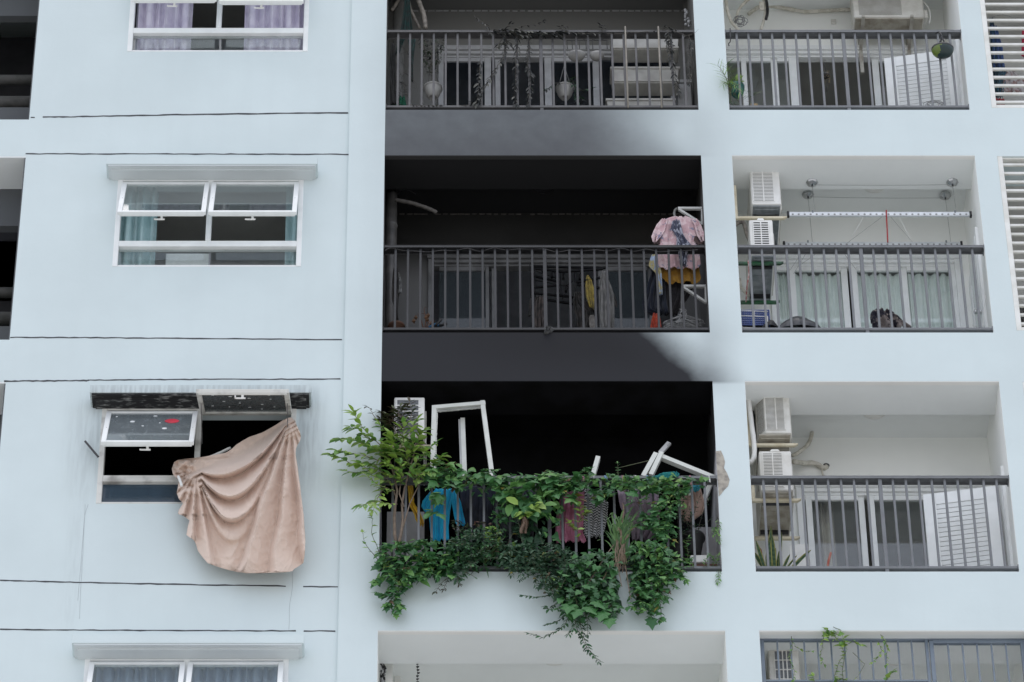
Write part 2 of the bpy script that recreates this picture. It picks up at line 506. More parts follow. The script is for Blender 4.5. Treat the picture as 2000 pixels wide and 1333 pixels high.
# partitions
for x0, x1 in ((X_WELL, X_WELL + .15), (X_ML - .2, X_ML), (X_MR, X_MR + .28), (X_RR + .06, X_FR)):
    pass
def bay_mats(bay, r):
    if bay == 'M':
        return [('soot1', 'soot1d', 'room_grey'), ('soot2', 'soot2d', 'room_grey'), ('soot3', 'soot3', 'room_dark'), ('cream', 'soffit', 'room')][r]
    return ('cream', 'soffit', 'room')
BAYS = {'M': (X_ML, X_MR), 'R': (X_RL, X_RR)}
DOORX = {'M': [(ax(858, 110, YB), ax(1316, 110, YB)), (ax(838, 510, YB), ax(1325, 510, YB)), (ax(838, 960, YB), ax(1330, 960, YB)), (0, 1.6)],
         'R': [(X_RL + .03, ax(1812, 110, YB)), (ax(1503, 515, YB), ax(1873, 515, YB)), (ax(1556, 960, YB), ax(1917, 960, YB)), (3.5, 5.2)]}
DHEAD = [az(98, YB), az(505, YB), az(951, YB), az(951, YB) - 3.25]
for bay, (x0, x1) in BAYS.items():
    for r in range(4):
        wm, cm, rm = bay_mats(bay, r)
        lo = TOPS[r]; hi = SILLS[r - 1] if r else Z_TOP
        # beam and parapet over this storey, its soffit a separate colour
        fz = FLOORS[r - 1] if r else hi
        box('spandrel', 'facade_paint', x0, x1, 0, .5, lo + .003, fz)
        if r: box('parapet', 'facade_paint', x0, x1, 0, .12, fz, hi)
        lip = {'soot1': 'soot1', 'soot2': 'lip2', 'soot3': 'soot3', 'cream': 'lip'}[wm]
        box('drip_edge', lip, x0, x1, 0.003, .055, lo - .006, lo + .0025)
        box('soffit', cm, x0, x1, .062, .5, lo, lo + .0025)
        # slab, ceiling, floor
        box('ceiling', cm, x0, x1, .5, YB, CEIL[r], CEIL[r] + .03)
        box('slab', 'floor', x0 - .2, x1 + .2, .5, 4.5, CEIL[r] + .03, (FLOORS[r - 1] if r else CEIL[r] + .4))
        box('beam_side', cm, x0, x1, .5, .51, lo + .006, CEIL[r])
        # inner faces of the parapet, side walls
        fl = FLOORS[r]
        sw = 'soot3w' if (bay, r) == ('M', 2) else wm
        box('side_wall', sw, x0 - .02, x0, .45, YB, fl, CEIL[r])
        box('side_wall', sw, x1, x1 + .02, .45, YB, fl, CEIL[r])
        box('reveal', sw, x0 - .004, x0 + .002, .004, .45, SILLS[r], lo)
        box('reveal', sw, x1 - .002, x1 + .004, .004, .45, SILLS[r], lo)
        # back wall round the door
        d0, d1 = DOORX[bay][r]; hd = DHEAD[r]
        b = MB()
        b.box(x0, d0, YB, YB + .15, fl, CEIL[r]); b.box(d1, x1, YB, YB + .15, fl, CEIL[r]); b.box(d0, d1, YB, YB + .15, hd, CEIL[r])
        b.build('back_wall', M[wm], B)
        # the room behind
        rr_ = MB()
        rr_.box(x0 - .2, x0 - .1, YB, 4.5, fl, CEIL[r]); rr_.box(x1 + .1, x1 + .2, YB, 4.5, fl, CEIL[r])
        rr_.box(x0 - .1, x1 + .1, 4.3, 4.5, fl, CEIL[r])
        rr_.box(x0 - .1, x1 + .1, YB + .15, 4.3, CEIL[r] - .02, CEIL[r] + .02)
        rr_.box(x0 - .1, x1 + .1, YB + .15, 4.3, fl - .02, fl + .01)
        rr_.build('room', M[rm], B)
# the lamp of each ceiling, half hidden behind the beam
for bay, r, u in (('R', 1, 1707), ('R', 2, 1707), ('R', 3, 1747), ('M', 1, 1062), ('M', 3, 1083)):
    zc = CEIL[r]
    yh = .51 + (zc - TOPS[r]) / tan(PITCH)              # where the sight line under the beam meets the ceiling
    x = ax(u, {1: 369, 2: 808, 3: 1298}[r], yh)
    rad = .135
    lm_ = MB().lathe([(.0, -.055), (rad * .6, -.046), (rad * .92, -.024), (rad, 0)], (x, yh - rad + (.02 if r == 1 else .06), zc), 24)
    lm_.build('ceiling_lamp', M['white'] if (bay, r) != ('M', 1) else M['rail2'], B)
# left rooms
for r in range(4):
    z0 = FLOORS[r]; z1 = FLOORS[r] + 2.95
    rm = 'room_dark' if r == 2 else 'room'
    b = MB()
    b.box(X_WELL + .1, X_WELL + .2, YW + .2, 4.5, z0, z1); b.box(X_ML - .32, X_ML - .22, YW + .2, 4.5, z0, z1)
    b.box(X_WELL + .2, X_ML - .32, 4.3, 4.5, z0, z1); b.box(X_WELL + .2, X_ML - .32, YW + .2, 4.3, z1, z1 + .2); b.box(X_WELL + .2, X_ML - .32, YW + .2, 4.3, z0 - .05, z0)
    b.build('room', M[rm], B)
# light well at the far left
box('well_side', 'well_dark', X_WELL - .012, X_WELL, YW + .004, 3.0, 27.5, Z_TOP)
for r in range(4):
    lo = TOPS[r]; hi = SILLS[r - 1] if r else Z_TOP
    zb0, zb1 = lo, (az(230, 0) if r == 1 else az(660, 0) if r == 2 else hi)
    box('spandrel', 'wall_paint', -9, X_WELL, YW, .5, zb0 + .02, zb1)
    box('soffit', 'soffit', -9, X_WELL, YW + .002, .5, zb0, zb0 + .02)
    b = MB()
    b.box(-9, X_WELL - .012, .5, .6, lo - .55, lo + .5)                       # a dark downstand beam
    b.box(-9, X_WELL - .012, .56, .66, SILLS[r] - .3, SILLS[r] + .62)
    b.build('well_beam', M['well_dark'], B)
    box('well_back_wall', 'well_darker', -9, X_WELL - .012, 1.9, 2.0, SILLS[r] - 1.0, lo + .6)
    for dz, yy, rad in ((-1.05, 1.0, .06), (-1.45, 1.3, .045), (-1.62, .8, .075)):
        MB().tube([(-9, yy, lo + dz), (X_WELL - .012, yy, lo + dz)], rad, 10).build('service_pipe', M['pvc1'], B)
for a_, b_ in ((0, 0),):
    pass
# far-right bay: plain spandrels between louvred windows
for r in range(4):
    lo = TOPS[r]; hi = SILLS[r - 1] if r else Z_TOP
    lo2 = lo - .01
    box('spandrel', 'facade_paint', X_FR, X_END, 0, .45, lo2, hi + .03)
    wm = M['cream']
    b = MB()
    b.box(X_FR, X_END, 1.3, 1.4, SILLS[r], lo); b.box(X_FR, X_FR + .02, .45, 1.3, SILLS[r], lo2)
    b.box(X_FR, X_END, .45, 1.4, lo - .0, lo + .1); b.box(X_FR, X_END, .45, 1.4, SILLS[r] - .02, SILLS[r] + .03)
    b.build('back_wall', M['room'], B)

# painted joints scored across the left wall (hand-cut, uneven)
def joint(pts, w=2.6, gaps=()):
    b = MB()
    P = []
    n = 46
    for i in range(n + 1):
        t = i / n * (len(pts) - 1); k = min(int(t), len(pts) - 2); f = t - k
        u = pts[k][0] + (pts[k+1][0] - pts[k][0]) * f; v = pts[k][1] + (pts[k+1][1] - pts[k][1]) * f
        P.append((u, v + random.uniform(-.5, .5), w * random.uniform(.6, 1.15)))
    for i in range(n):
        if any(g0 <= i / n <= g1 for g0, g1 in gaps): continue
        (u0, v0, w0), (u1, v1, w1) = P[i], P[i+1]
        q = [at(u0, v0 - w0/2, YW), at(u1, v1 - w1/2, YW), at(u1, v1 + w1/2, YW), at(u0, v0 + w0/2, YW)]
        b.prism([p - Vector((0, .003, 0)) for p in q], (0, .006, 0))
    b.build('joint', M['joint'], B)
joint([(60, 230), (180, 228), (380, 224), (680, 221)], gaps=((.02, .045), (.57, .585)))
joint([(50, 301), (685, 302)], 2.2)
joint([(20, 659.5), (180, 660), (400, 662), (668, 664)], 2.2)
joint([(8, 745), (170, 744), (175, 743)], 2.6)
joint([(175, 743), (400, 741.5), (665, 741)], 2.2)
joint([(0, 1134), (150, 1138), (400, 1143), (660, 1147)], 2.6, gaps=((.2, .215), (.86, .9)))
joint([(0, 1230), (300, 1232), (655, 1233)], 2.4, gaps=((.87, .9),))
# hairline cracks
for pts in ([(166, 985), (163, 1060), (158, 1140), (155, 1232)], [(172, 985), (165, 1010), (148, 1228)], [(572, 1112), (571, 1146), (566, 1180), (563, 1250)]):
    P = []
    for (a, b2) in zip(pts, pts[1:]):
        for k in range(4):
            t = k / 4
            P.append(at(a[0] + (b2[0]-a[0])*t + random.uniform(-.6, .6), a[1] + (b2[1]-a[1])*t, YW - .001))
    MB().tube(P, .0013, 4).build('crack', pm('crack', (.42, .45, .46)) if 'crack' not in bpy.data.materials else bpy.data.materials['crack'], B)
# bare plaster where the render has come off beside the burnt balcony
pl = [(1398,882),(1408,881),(1413,892),(1416,903),(1414,915),(1420,925),(1425,938),(1422,950),(1414,958),(1408,966),(1404,970),(1401,930)]
b = MB(); b.prism([at(u, v, 0) + Vector((0, -.004, 0)) for u, v in pl], (0, .008, 0)); b.build('plaster_patch', M['plaster'], B)

# ------------------------------------------------------------------ railings: rail frame, one mesh per baluster
def railing(bay, r, m, label):
    x0, x1 = BAYS[bay]; s = SILLS[r]; top = s + 1.255
    b = MB()
    b.box(x0 + .012, x1 - .012, 0.003, .112, top - .008, top); b.box(x0 + .012, x1 - .012, 0.003, .011, top - .036, top - .008); b.box(x0 + .012, x1 - .012, 0.104, .112, top - .036, top - .008)
    b.box(x0 + .012, x1 - .012, .012, .062, s + .052, s + .084)
    for x in (x0 + .006, x1 - .006):
        b.box(x - .006, x + .006, .002, .118, top - .05, top + .006); b.box(x - .006, x + .006, .004, .07, s + .035, s + .1)
    rail = b.build('balcony_railing', M[m], B, bevel=.003, seg=1, label=label)
    n = 25 if bay == 'M' else 19
    sp = (x1 - x0) / (n + 1)
    z0, z1 = s + .084, top - .0085
    bm_ = MB().box(-.012, .012, -.012, .012, 0, z1 - z0).mesh('baluster', M[m], bevel=.002, seg=1)
    pm_ = MB().box(-.019, .019, -.019, .019, -.12, z1 - z0).mesh('post', M[m], bevel=.002, seg=1)
    for i in range(n):
        x = x0 + sp * (i + 1)
        mid = i == n // 2
        inst('post' if mid else 'baluster', pm_ if mid else bm_, rail, (x, .036, z0))
    return rail
railing('M', 0, 'rail1', 'smoke-stained grey railing of the top balcony')
railing('M', 1, 'rail2', 'soot-blackened railing of the burnt balcony')
railing('M', 2, 'rail', 'grey railing half covered with climbing plants')
railing('R', 0, 'rail', 'clean grey railing with a helmet hanging on it')
railing('R', 1, 'rail', 'clean grey railing in front of curtained doors')
railing('R', 2, 'rail', 'clean grey railing in front of a snake plant')

# ------------------------------------------------------------------ left windows
YF = YW - .006
H_TR0, H_TR1 = az(478, 0) - az(517, 0), az(467, 0) - az(517, 0)   # transom
H_HINGE = WH - .06
def window(r, angs, gm=('glass_sash', 'glass_sash', 'glass'), fm='alu', label=None):
    s = WSILL[r]; hd = s + WH
    b = MB(); fw = .042
    b.box(WXL - .012, WXL + fw, YF, YF + .09, s, hd); b.box(WXR - fw, WXR + .012, YF, YF + .09, s, hd)
    b.box(WXL + fw, WXR - fw, YF, YF + .09, hd - fw, hd); b.box(WXL + fw, WXR - fw, YF + .004, YF + .09, s - .004, s + .022)
    b.box(WXL + fw, WXR - fw, YF + .001, YF + .09, s + H_TR0, s + H_TR1)
    xm = (WXL + WXR) / 2
    b.box(xm - .028, xm + .028, YF + .002, YF + .09, s + H_TR1, hd - fw)
    w = b.build('window', M[fm], B, bevel=.004, seg=1, label=label)
    p = MB().box(WXL + fw, WXR - fw, YF + .05, YF + .056, s + .022, s + H_TR0).build('pane', M[gm[2]], w)
    sh = H_HINGE - H_TR1 - .01
    for k, ang in enumerate(angs):
        xa, xb = (WXL + .035, xm - .012) if k == 0 else (xm + .012, WXR - .035)
        wd = xb - xa; f2 = .05
        hz = s + H_HINGE
        m_ = MB()
        m_.box(-wd/2, -wd/2 + f2, 0, .04, -sh, 0); m_.box(wd/2 - f2, wd/2, 0, .04, -sh, 0)
        m_.box(-wd/2 + f2, wd/2 - f2, 0, .04, -f2 * .8, 0); m_.box(-wd/2 + f2, wd/2 - f2, 0, .04, -sh, -sh + f2 * .8)
        m_.box(-wd/2 + .02, wd/2 - .02, .04, .055, -sh + .004, -sh + .03)
        so = inst('sash', m_.mesh('sash', M['alu'] if ang < 50 else M['alu3'], bevel=.003, seg=1), w, (0, 0, 0))
        pn = inst('pane', MB().box(-wd/2 + f2, wd/2 - f2, .015, .021, -sh + f2 * .8, -f2 * .8).mesh('pane', M[gm[k]]), w, (0, 0, 0))
        h = MB(); h.box(-.012, .012, .055, .085, -sh + .01, -sh + .035); h.bar((-.07, .09, -sh + .012), (.03, .09, -sh + .012), .014, .014); h.bar((-.07, .09, -sh + .012), (-.07, .075, -sh - .02), .014, .014)
        hn = inst('handle', h.mesh('handle', M['white']), w, (0, 0, 0))
        ar = MB()
        for sx in (-1, 1):
            pass
        for o in (so, pn, hn):
            o.location = ((xa + xb) / 2, YF - .004, hz)
            o.rotation_euler = (-radians(ang), 0, 0)
        # friction stays between sash and frame
        st = MB()
        for x in (xa + .03, xb - .03):
            a = radians(ang)
            q = Vector((x, YF - .004 - sin(a) * sh * .55, hz - cos(a) * sh * .55)); q0 = Vector((x, YF + .02, hz - sh * .5))
            st.bar(q0, q, .008, .014)
        st.build('stay', M['alu2'] if ang > 40 else M['acbase'], w)
    return w
window(0, (24, 22.5), label='white framed window with lilac curtains')
window(1, (23.5, 23.5), label='white framed window with teal curtains')
W3 = window(2, (26.5, 62), ('glass_reflection_film', 'glass_hazed', 'glass_blue'), 'alu3', label='burnt-out window with its right sash thrown fully open')
window(3, (23, 23), label='lowest white framed window with blue curtains')
# hoods over the windows
def hood(r, m='wall_paint', um='hood_under'):
    x0 = ax(207, 318, -.2); x1 = ax(620, 318, -.2)
    zf = WSILL[r] + az(318, -.2) - WSILL[1] - .03
    b = MB()
    b.box(x0, x1, -.18, YW, zf + .03, zf + .135)
    h = b.build('window_hood', M[m], B, bevel=.003, seg=1)
    b = MB(); b.box(x0 + .02, x1 - .02, -.17, YW, zf + .012, zf + .03); b.box(x0 + .05, x1 - .05, -.12, YW, zf - .004, zf + .012)
    b.build('hood_underside', M[um], h)
M['hood_soot'] = facade('streaked_hood', [dict(z0=(az(762, -.2) - .2, az(762, -.2) - .1), z1=(az(730, -.2), az(768, -.2)), amt=.38, streak=.6, col=(.08, .08, .085))])
M['hood_under_soot'] = pm('sooted_hood_underside', (.014, .014, .015), (.26, .26, .25), rough=.9, scale=9, lo=.5, hi=.76, stretch=(1, 3, 2))
for r in (0, 1, 3): hood(r)
hood(2, 'hood_soot', 'hood_under_soot')
# stickers on the burnt window's sashes
def sash_pts(k, ang, lst, mat, name, shape=None):
    xm = (WXL + WXR) / 2
    xa, xb = (WXL + .035, xm - .012) if k == 0 else (xm + .012, WXR - .035)
    hz = WSILL[2] + H_HINGE
    for (fx, fz, rad, sq) in lst:
        prof = []
        sh = H_HINGE - H_TR1 - .01
        n = 12
        vs = [(rad * cos(2*pi*j/n) * (1 + (.12 * cos(4*pi*j/n) if shape else 0)), rad * sq * sin(2*pi*j/n)) for j in range(n)]
        b = MB(); b.prism([(x + (fx - .5) * (xb - xa), (.0105 if k == 0 else .026), z - fz * sh) for x, z in vs], (0, .003, 0))
        o = inst(name, b.mesh(name, mat), W3, ((xa + xb) / 2, YF - .004, hz), (-radians(ang), 0, 0))
red = pm('red_sticker', (.62, .03, .06), rough=.5); wht = pm('white_sticker', (.78, .8, .8), rough=.5)
sash_pts(0, 26.5, [(.73, .3, .066, .85)], red, 'sticker', True)
sash_pts(0, 26.5, [(.30, .32, .024, .9), (.66, .54, .024, .9), (.12, .16, .01, 1), (.54, .14, .02, .7), (.42, .46, .012, .8), (.6, .36, .008, 1)], wht, 'sticker')
sash_pts(1, 62, [(.15, .35, .012, .6), (.28, .55, .014, .6), (.33, .3, .008, 1), (.45, .48, .01, 1), (.55, .28, .013, .6), (.56, .7, .016, .5), (.69, .42, .013, .7), (.68, .2, .01, .8), (.79, .66, .01, .8), (.82, .3, .01, .7), (.36, .78, .018, .8), (.78, .84, .013, .6), (.17, .84, .014, .6)], wht, 'sticker')
# charred stay hanging out at the left of the burnt window
MB().bar(at(166, 862, -.02), at(192, 893, -.05), .012, .02).build('stay', M['black'], B)

# ------------------------------------------------------------------ louvred windows of the far right bay
M['louvre'] = pm('white_louvre_paint', (.74, .735, .70), (.64, .63, .58), rough=.5, scale=5)
def louvre_window(r, z0, z1, label):
    x0 = X_FR; b = MB()
    b.box(x0, x0 + .055, .0, .13, z0, z1); b.box(x0 + .055, X_END, .0, .13, z0, z0 + .05); b.box(x0 + .055, X_END, .02, .12, z1 - .02, z1)
    w = b.build('louvre_window', M['louvre'], B, bevel=.004, seg=1, label=label)
    sl = MB()
    sl.box(0, X_END - x0 - .055, -.004, .026, -.015, .015)
    me = sl.mesh('slat', M['louvre'], bevel=.003, seg=1)
    z = z0 + .135
    while z < z1 - .05:
        inst('slat', me, w, (x0 + .055, .04, z), (radians(6), 0, 0))
        z += .1285
    return w
louvre_window(0, SILLS[0] + .03, TOPS[0] - .01, 'white louvred window with clothes hanging behind it')
louvre_window(1, SILLS[1] + .03, TOPS[1] - .01, 'white louvred window of the storey below')
louvre_window(2, SILLS[2] + .03, TOPS[2] - .01, 'white louvred window at the edge of the frame')
louvre_window(3, SILLS[3] + .03, TOPS[3] - .01, 'lowest white louvred window')

# ------------------------------------------------------------------ sliding doors of the balconies
def sliding_door(bay, r, stiles, panes, fm, label, jambs=True, gl='glass', headtrim=True, rails=None):
    vt = [112, 520, 968][r]
    d0, d1 = DOORX[bay][r]; hd = DHEAD[r]; fl = FLOORS[r]
    b = MB()
    b.box(d0 - .02, d1 + .02, YB - .05, YB + .13, hd - .035, hd + .03); b.box(d0, d1, YB - .02, YB + .12, hd - .075, hd - .035)
    b.box(d0, d1, YB + .012, YB + .1, hd - .10, hd - .075)
    b.box(d0 - .01, d0 + .05, YB - .03, YB + .13, fl, hd - .035); b.box(d1 - .05, d1 + .01, YB - .03, YB + .13, fl, hd - .035)
    d = b.build('sliding_door', M[fm], B, bevel=.004, seg=1, label=label)
    for i, (u0, u1) in enumerate(stiles):
        yy = YB + .02 + .03 * (i % 2)
        MB().box(ax(u0, vt, YB), ax(u1, vt, YB), yy, yy + .035, fl, hd - .078).build('stile', M[fm], d, bevel=.004, seg=1)
    for u0, u1, g_, rail in panes:
        xa, xb = ax(u0, vt, YB), ax(u1, vt, YB)
        if rail: MB().box(xa, xb, YB + .025, YB + .06, hd - .155, hd - .095).build('rail', M[fm], d, bevel=.003, seg=1)
        MB().box(xa, xb, YB + .045, YB + .05, fl, hd - .12).build('pane', M[g_], d)
    return d
sliding_door('M', 0, [(946, 959), (967, 977), (1063, 1077), (1157, 1170)], [(866, 946, 'glass_dark', 1), (1077, 1157, 'glass_dark', 1), (1170, 1300, 'glass_dark', 0)], 'alu1', 'smoke-greyed sliding door')
sliding_door('M', 1, [(948, 955), (960, 970), (1168, 1180), (1265, 1272)], [(858, 948, 'glass_burnt', 1), (1180, 1265, 'glass_burnt', 1)], 'alu2', 'sooty sliding door standing half open')
sliding_door('R', 0, [(1447, 1457), (1505, 1518), (1540, 1555), (1703, 1716)], [(1420, 1447, 'glass', 1), (1457, 1505, 'glass', 1), (1518, 1540, 'glass', 1), (1716, 1800, 'glass', 1)], 'alu', 'white sliding door standing open in the middle')
sliding_door('R', 1, [(1541, 1552), (1642, 1655), (1660, 1673), (1759, 1771), (1857, 1868)], [(1510, 1541, 'glass', 1), (1552, 1642, 'glass', 1), (1673, 1759, 'glass', 1), (1771, 1857, 'glass', 1)], 'alu', 'white sliding door closed in front of pale green curtains')
sliding_door('R', 2, [(1573, 1585), (1676, 1688), (1697, 1707), (1803, 1812)], [(1560, 1573, 'glass', 1), (1585, 1676, 'glass', 1), (1707, 1803, 'glass', 1), (1812, 1912, 'glass', 1)], 'alu', 'white sliding door with dark panes')

# ------------------------------------------------------------------ louvred wooden doors on the right side wall of the right balconies
def louvre_door(r, loc, rz, label, w=.80, h=2.12, tilt=-15, knob=False):
    b = MB(); st = .125; t = .038
    b.box(0, st, 0, t, 0, h); b.box(w - st, w, 0, t, 0, h); b.box(st, w - st, 0.001, t - .001, h - .15, h); b.box(st, w - st, 0.001, t - .001, 0, .2)
    me = b.mesh('louvre_door', M['alu'], bevel=.003, seg=1)
    d = inst('louvre_door', me, B, loc, (0, 0, rz)); d['label'] = label
    s = MB().box(st, w - st, -.005, .005, -.0225, .0225).mesh('slat', M['alu'])
    z = h - .15 - .026
    while z > .22:
        inst('slat', s, d, (0, t / 2, z), (radians(tilt), 0, 0))
        z -= .0615
    if not knob: return d
    k = MB()
    for sy in (-1, 1):
        k.lathe([(.0, sy * .075 + (t if sy > 0 else 0)), (.022, sy * .07 + (t if sy > 0 else 0)), (.027, sy * .055 + (t if sy > 0 else 0)), (.02, sy * .04 + (t if sy > 0 else 0)), (.01, sy * .03 + (t if sy > 0 else 0)), (.03, sy * .002 + (t if sy > 0 else 0))], (w - .06, 0, 1.0), 14, axis='y')
    inst('knob', k.mesh('knob', M['steel']), d, (0, 0, 0))
    return d
# open ones: hinged near the front, swung in towards the back wall
for r, (ua, va), (ub, vb), lb in ((0, (1727, 119), (1869, 99), 'white louvred door swung open behind the railing'), (2, (1803, 971), (1948, 953), 'white louvred door swung open beside the sliding door')):
    pb = at(ub, vb, .52)
    pa = at(ua, va, .64); pa.z = pb.z
    # the far edge is deeper: find the depth that keeps the top level
    for _ in range(30):
        pa = at(ua, va, pa.y + (pa.z - pb.z) * -.9 if pa.z != pb.z else pa.y)
        pa = at(ua, va, max(.3, min(1.1, pa.y)))
        q = at(ua, va, pa.y)
        pa = at(ua, va, pa.y - (q.z - pb.z) * .9)
    vec = pa - pb
    hd_ = pb.z - FLOORS[r] - .015
    louvre_door(r, (pb.x, pb.y, pb.z - hd_), math.atan2(vec.y, vec.x), lb, w=math.hypot(vec.x, vec.y), h=hd_)
    box('door_frame', 'alu', X_RR - .03, X_RR - .001, .3, .5, FLOORS[r], pb.z + .1)
# closed one
louvre_door(1, (X_RR - .036, 1.12, FLOORS[1] + .01), radians(-90), 'white louvred door closed in the side wall', w=.72, h=2.05, tilt=20, knob=True)
box('door_frame', 'alu', X_RR - .03, X_RR - .001, .33, .40, FLOORS[1], FLOORS[1] + 2.12)
# ------------------------------------------------------------------ curtains inside the windows
def wavy(mb, x0, x1, y, z0, z1, n, amp, seed=0, mi=0, gather=0):
    rnd = random.Random(seed)
    ph = rnd.random() * 6
    nu, nv = n * 8, 8
    w1, w2 = rnd.uniform(.3, .8), rnd.uniform(1, 3)
    def fn(s, t):
        a = amp * (1 - .35 * t * gather)
        q = s * n * 2 * pi + ph + w1 * sin(s * 9 + w2)
        return Vector((x0 + (x1 - x0) * s + .3 * amp * sin(q * .5 + t), y + a * (sin(q) + .3 * sin(2.3 * q + t * 2)), z0 + (z1 - z0) * t))
    mb.grid(fn, nu, nv, mi)
    return mb
def curtain(label, mat, u0, u1, vref, r, n, amp=.042, group=None, z0=-.1, z1=None, Y=.19):
    s = WSILL[r]
    b = wavy(MB(), ax(u0, vref, Y), ax(u1, vref, Y), Y, s + z0, s + WH + .15, n, amp, seed=int(u0))
    return single('curtain', label, 'curtain', b, mat, group)
lil = clothmat('lilac_curtain_cloth', (.68, .62, .72), (.58, .52, .64), scale=5)
teal = clothmat('teal_curtain_cloth', (.42, .55, .56), (.34, .48, .49), scale=5)
bluec = clothmat('blue_curtain_cloth', (.44, .52, .66), (.37, .45, .60), scale=5)
curtain('lilac curtain gathered at the left side of the topmost window', lil, 262, 372, 60, 0, 6)
curtain('lilac curtain drawn over the right part of the topmost window', lil, 478, 606, 60, 0, 7)
curtain('wide teal curtain behind the left pane of the second window from the top', teal, 226, 306, 480, 1, 5)
curtain('narrow teal curtain at the right edge of the second window from the top', teal, 556, 594, 480, 1, 2)
curtain('blue curtain behind the left sash of the lowest window', bluec, 180, 352, 1310, 3, 9)
curtain('blue curtain behind the right sash of the lowest window', bluec, 368, 562, 1310, 3, 10)
b = MB().box(ax(326, 500, .5), ax(410, 500, .5), .36, .7, WSILL[1] - .3, az(495, .36))
single('box', 'plain white box standing inside the teal-curtained window', 'box', b, M['white'], bevel=.01)
b = wavy(MB(), ax(205, 960, .3), ax(338, 960, .3), .3, WSILL[2] - .05, WSILL[2] + .2, 14, .006, seed=4)
single('window_film', 'wrinkled blue film behind the low pane of the burnt window', 'film', b, pm('blue_film', (.03, .10, .19), (.02, .07, .14), rough=.4))
# pale green curtains behind the sliding door
sheer = clothmat('sheer_green_curtain', (.86, .89, .86), (.76, .81, .78), scale=9, stretch=(4, 4, .3))
for u0, u1, lb in ((1506, 1546, 'strip of pale green curtain left of the first door stile'), (1549, 1648, 'pale green curtain behind the left glass panel of the door'), (1668, 1764, 'pale green curtain behind the middle glass panel of the door'), (1765, 1866, 'pale green curtain behind the right glass panel of the door')):
    b = MB()
    wavy(b, ax(u0, 520, 1.305), ax(u1, 520, 1.305), 1.305, FLOORS[1] + .1, DHEAD[1] - .14, 6, .022, seed=u0)
    single('curtain', lb, 'curtain', b, sheer)
# beige curtain of the row below
b = wavy(MB(), ax(1592, 968, 1.5), ax(1624, 968, 1.5), 1.5, FLOORS[2] + .1, DHEAD[2] + .05, 2, .03, seed=3)
single('curtain', 'beige curtain bunched inside the dark-paned sliding door', 'curtain', b, clothmat('beige_curtain', (.50, .45, .38), (.40, .35, .30), scale=4))

# ------------------------------------------------------------------ air conditioner units
def ac_side(label, u0, u1, vt, vb, Y, rows=19, split=.5, gl=.08, gr=.24, mat='white', base='acbase', slatw=.55, cham=False, depth=.74, hdl=True, guard=True, coarse=False):
    """outdoor unit hung on the left side wall: its narrow end faces the street"""
    p0 = at(u0, vb, Y); x1 = ax(u1, vb, Y); z1 = az(vt, Y)
    w, h = x1 - p0.x, z1 - p0.z
    t = T('air_conditioner', label, 'air conditioner', (p0.x, Y, p0.z))
    b = MB()
    c = .085 if cham else 0
    if cham:
        poly = [(c, 0, 0), (w, 0, 0), (w, depth, 0), (0, depth, 0), (0, c * 1.4, 0)]
        b.prism(poly, (0, 0, h))
    else: b.box(0, w, 0, depth, 0, h)
    b.build('casing', M[mat], t, bevel=.014, local=True)
    # panel behind the grille; grille bars
    gx0, gx1, gz0, gz1 = w * gl + c, w * (1 - gr), h * .07, h * .93
    MB().box(gx0, gx1, -.002, .004, gz0, gz1).build('coil', M['coil' if coarse else 'recess_shade'], t, local=True)
    b = MB()
    for i in range(rows + 1):
        z = gz0 + (gz1 - gz0) * i / rows
        hh = (gz1 - gz0) / rows * slatw * .5
        b.box(gx0 - .004, gx1 + .004, -.007, -.0005, z - hh, z + hh)
    for f in split if isinstance(split, (list, tuple)) else [split]:
        xm = gx0 + (gx1 - gx0) * f
        b.box(xm - .006, xm + .006, -.009, -.0004, gz0, gz1)
    for xx in (gx0 - .004, gx1 + .004): b.box(xx - .005, xx + .005, -.008, -.0003, gz0, gz1)
    b.build('grille', M[mat], t, local=True)
    if cham:   # second grille on the slanted corner
        n_ = Vector((-c * 1.4, -c, 0)).normalized(); d_ = Vector((c, -c * 1.4, 0)).normalized(); L = math.hypot(c, c * 1.4)
        o_ = Vector((0, c * 1.4, 0))
        b = MB()
        def q(s, z, off): return o_ + d_ * (s * L) + n_ * off + Vector((0, 0, z))
        b.add([q(.14, gz0, .002), q(.86, gz0, .002), q(.86, gz1, .002), q(.14, gz1, .002)], [(0, 1, 2, 3)])
        b.build('coil', M['recess_shade'], t, local=True)  # dark panel, recess shade put into its colour
        b = MB()
        for i in range(rows + 1):
            z = gz0 + (gz1 - gz0) * i / rows; hh = (gz1 - gz0) / rows * .25
            b.add([q(.12, z - hh, .005), q(.88, z - hh, .005), q(.88, z + hh, .005), q(.12, z + hh, .005)], [(0, 1, 2, 3)])
        b.build('grille', M[mat], t, local=True)
    # base pan, sunken underside with pressed ridges
    b = MB()
    b.box(.012, w - .012, .015, depth - .02, -.018, -.001)
    for y in (.12, .3, .46, .6): b.box(.05, w - .06, y, y + .05, -.024, -.018)
    b.box(.03, w - .03, .05, .065, -.03, -.018)
    b.build('base_pan', M[base], t, local=True, bevel=.004, seg=1)
    for y in (.14, depth - .16):
        MB().box(.02, w - .02, y, y + .035, -.05, -.018).build('foot', M['black'], t, local=True)
    if hdl:
        b = MB(); b.prism([(w * .33, -.004, h - .012), (w * .66, -.004, h - .012), (w * .60, -.004, h + .018), (w * .40, -.004, h + .018)], (0, .05, 0))
        b.build('handle', M[mat], t, local=True)
    if guard:
        b = MB(); b.box(w, w + .018, .14, depth - .06, .05, h - .06); b.build('fan_guard', M['offwhite'], t, local=True, bevel=.004, seg=1)
    return t
ac_side('upper outdoor unit with twin columns of slats, over the one at the green steel bracket', 1468.5, 1526, 330.5, 399, .25, rows=21, mat='white')
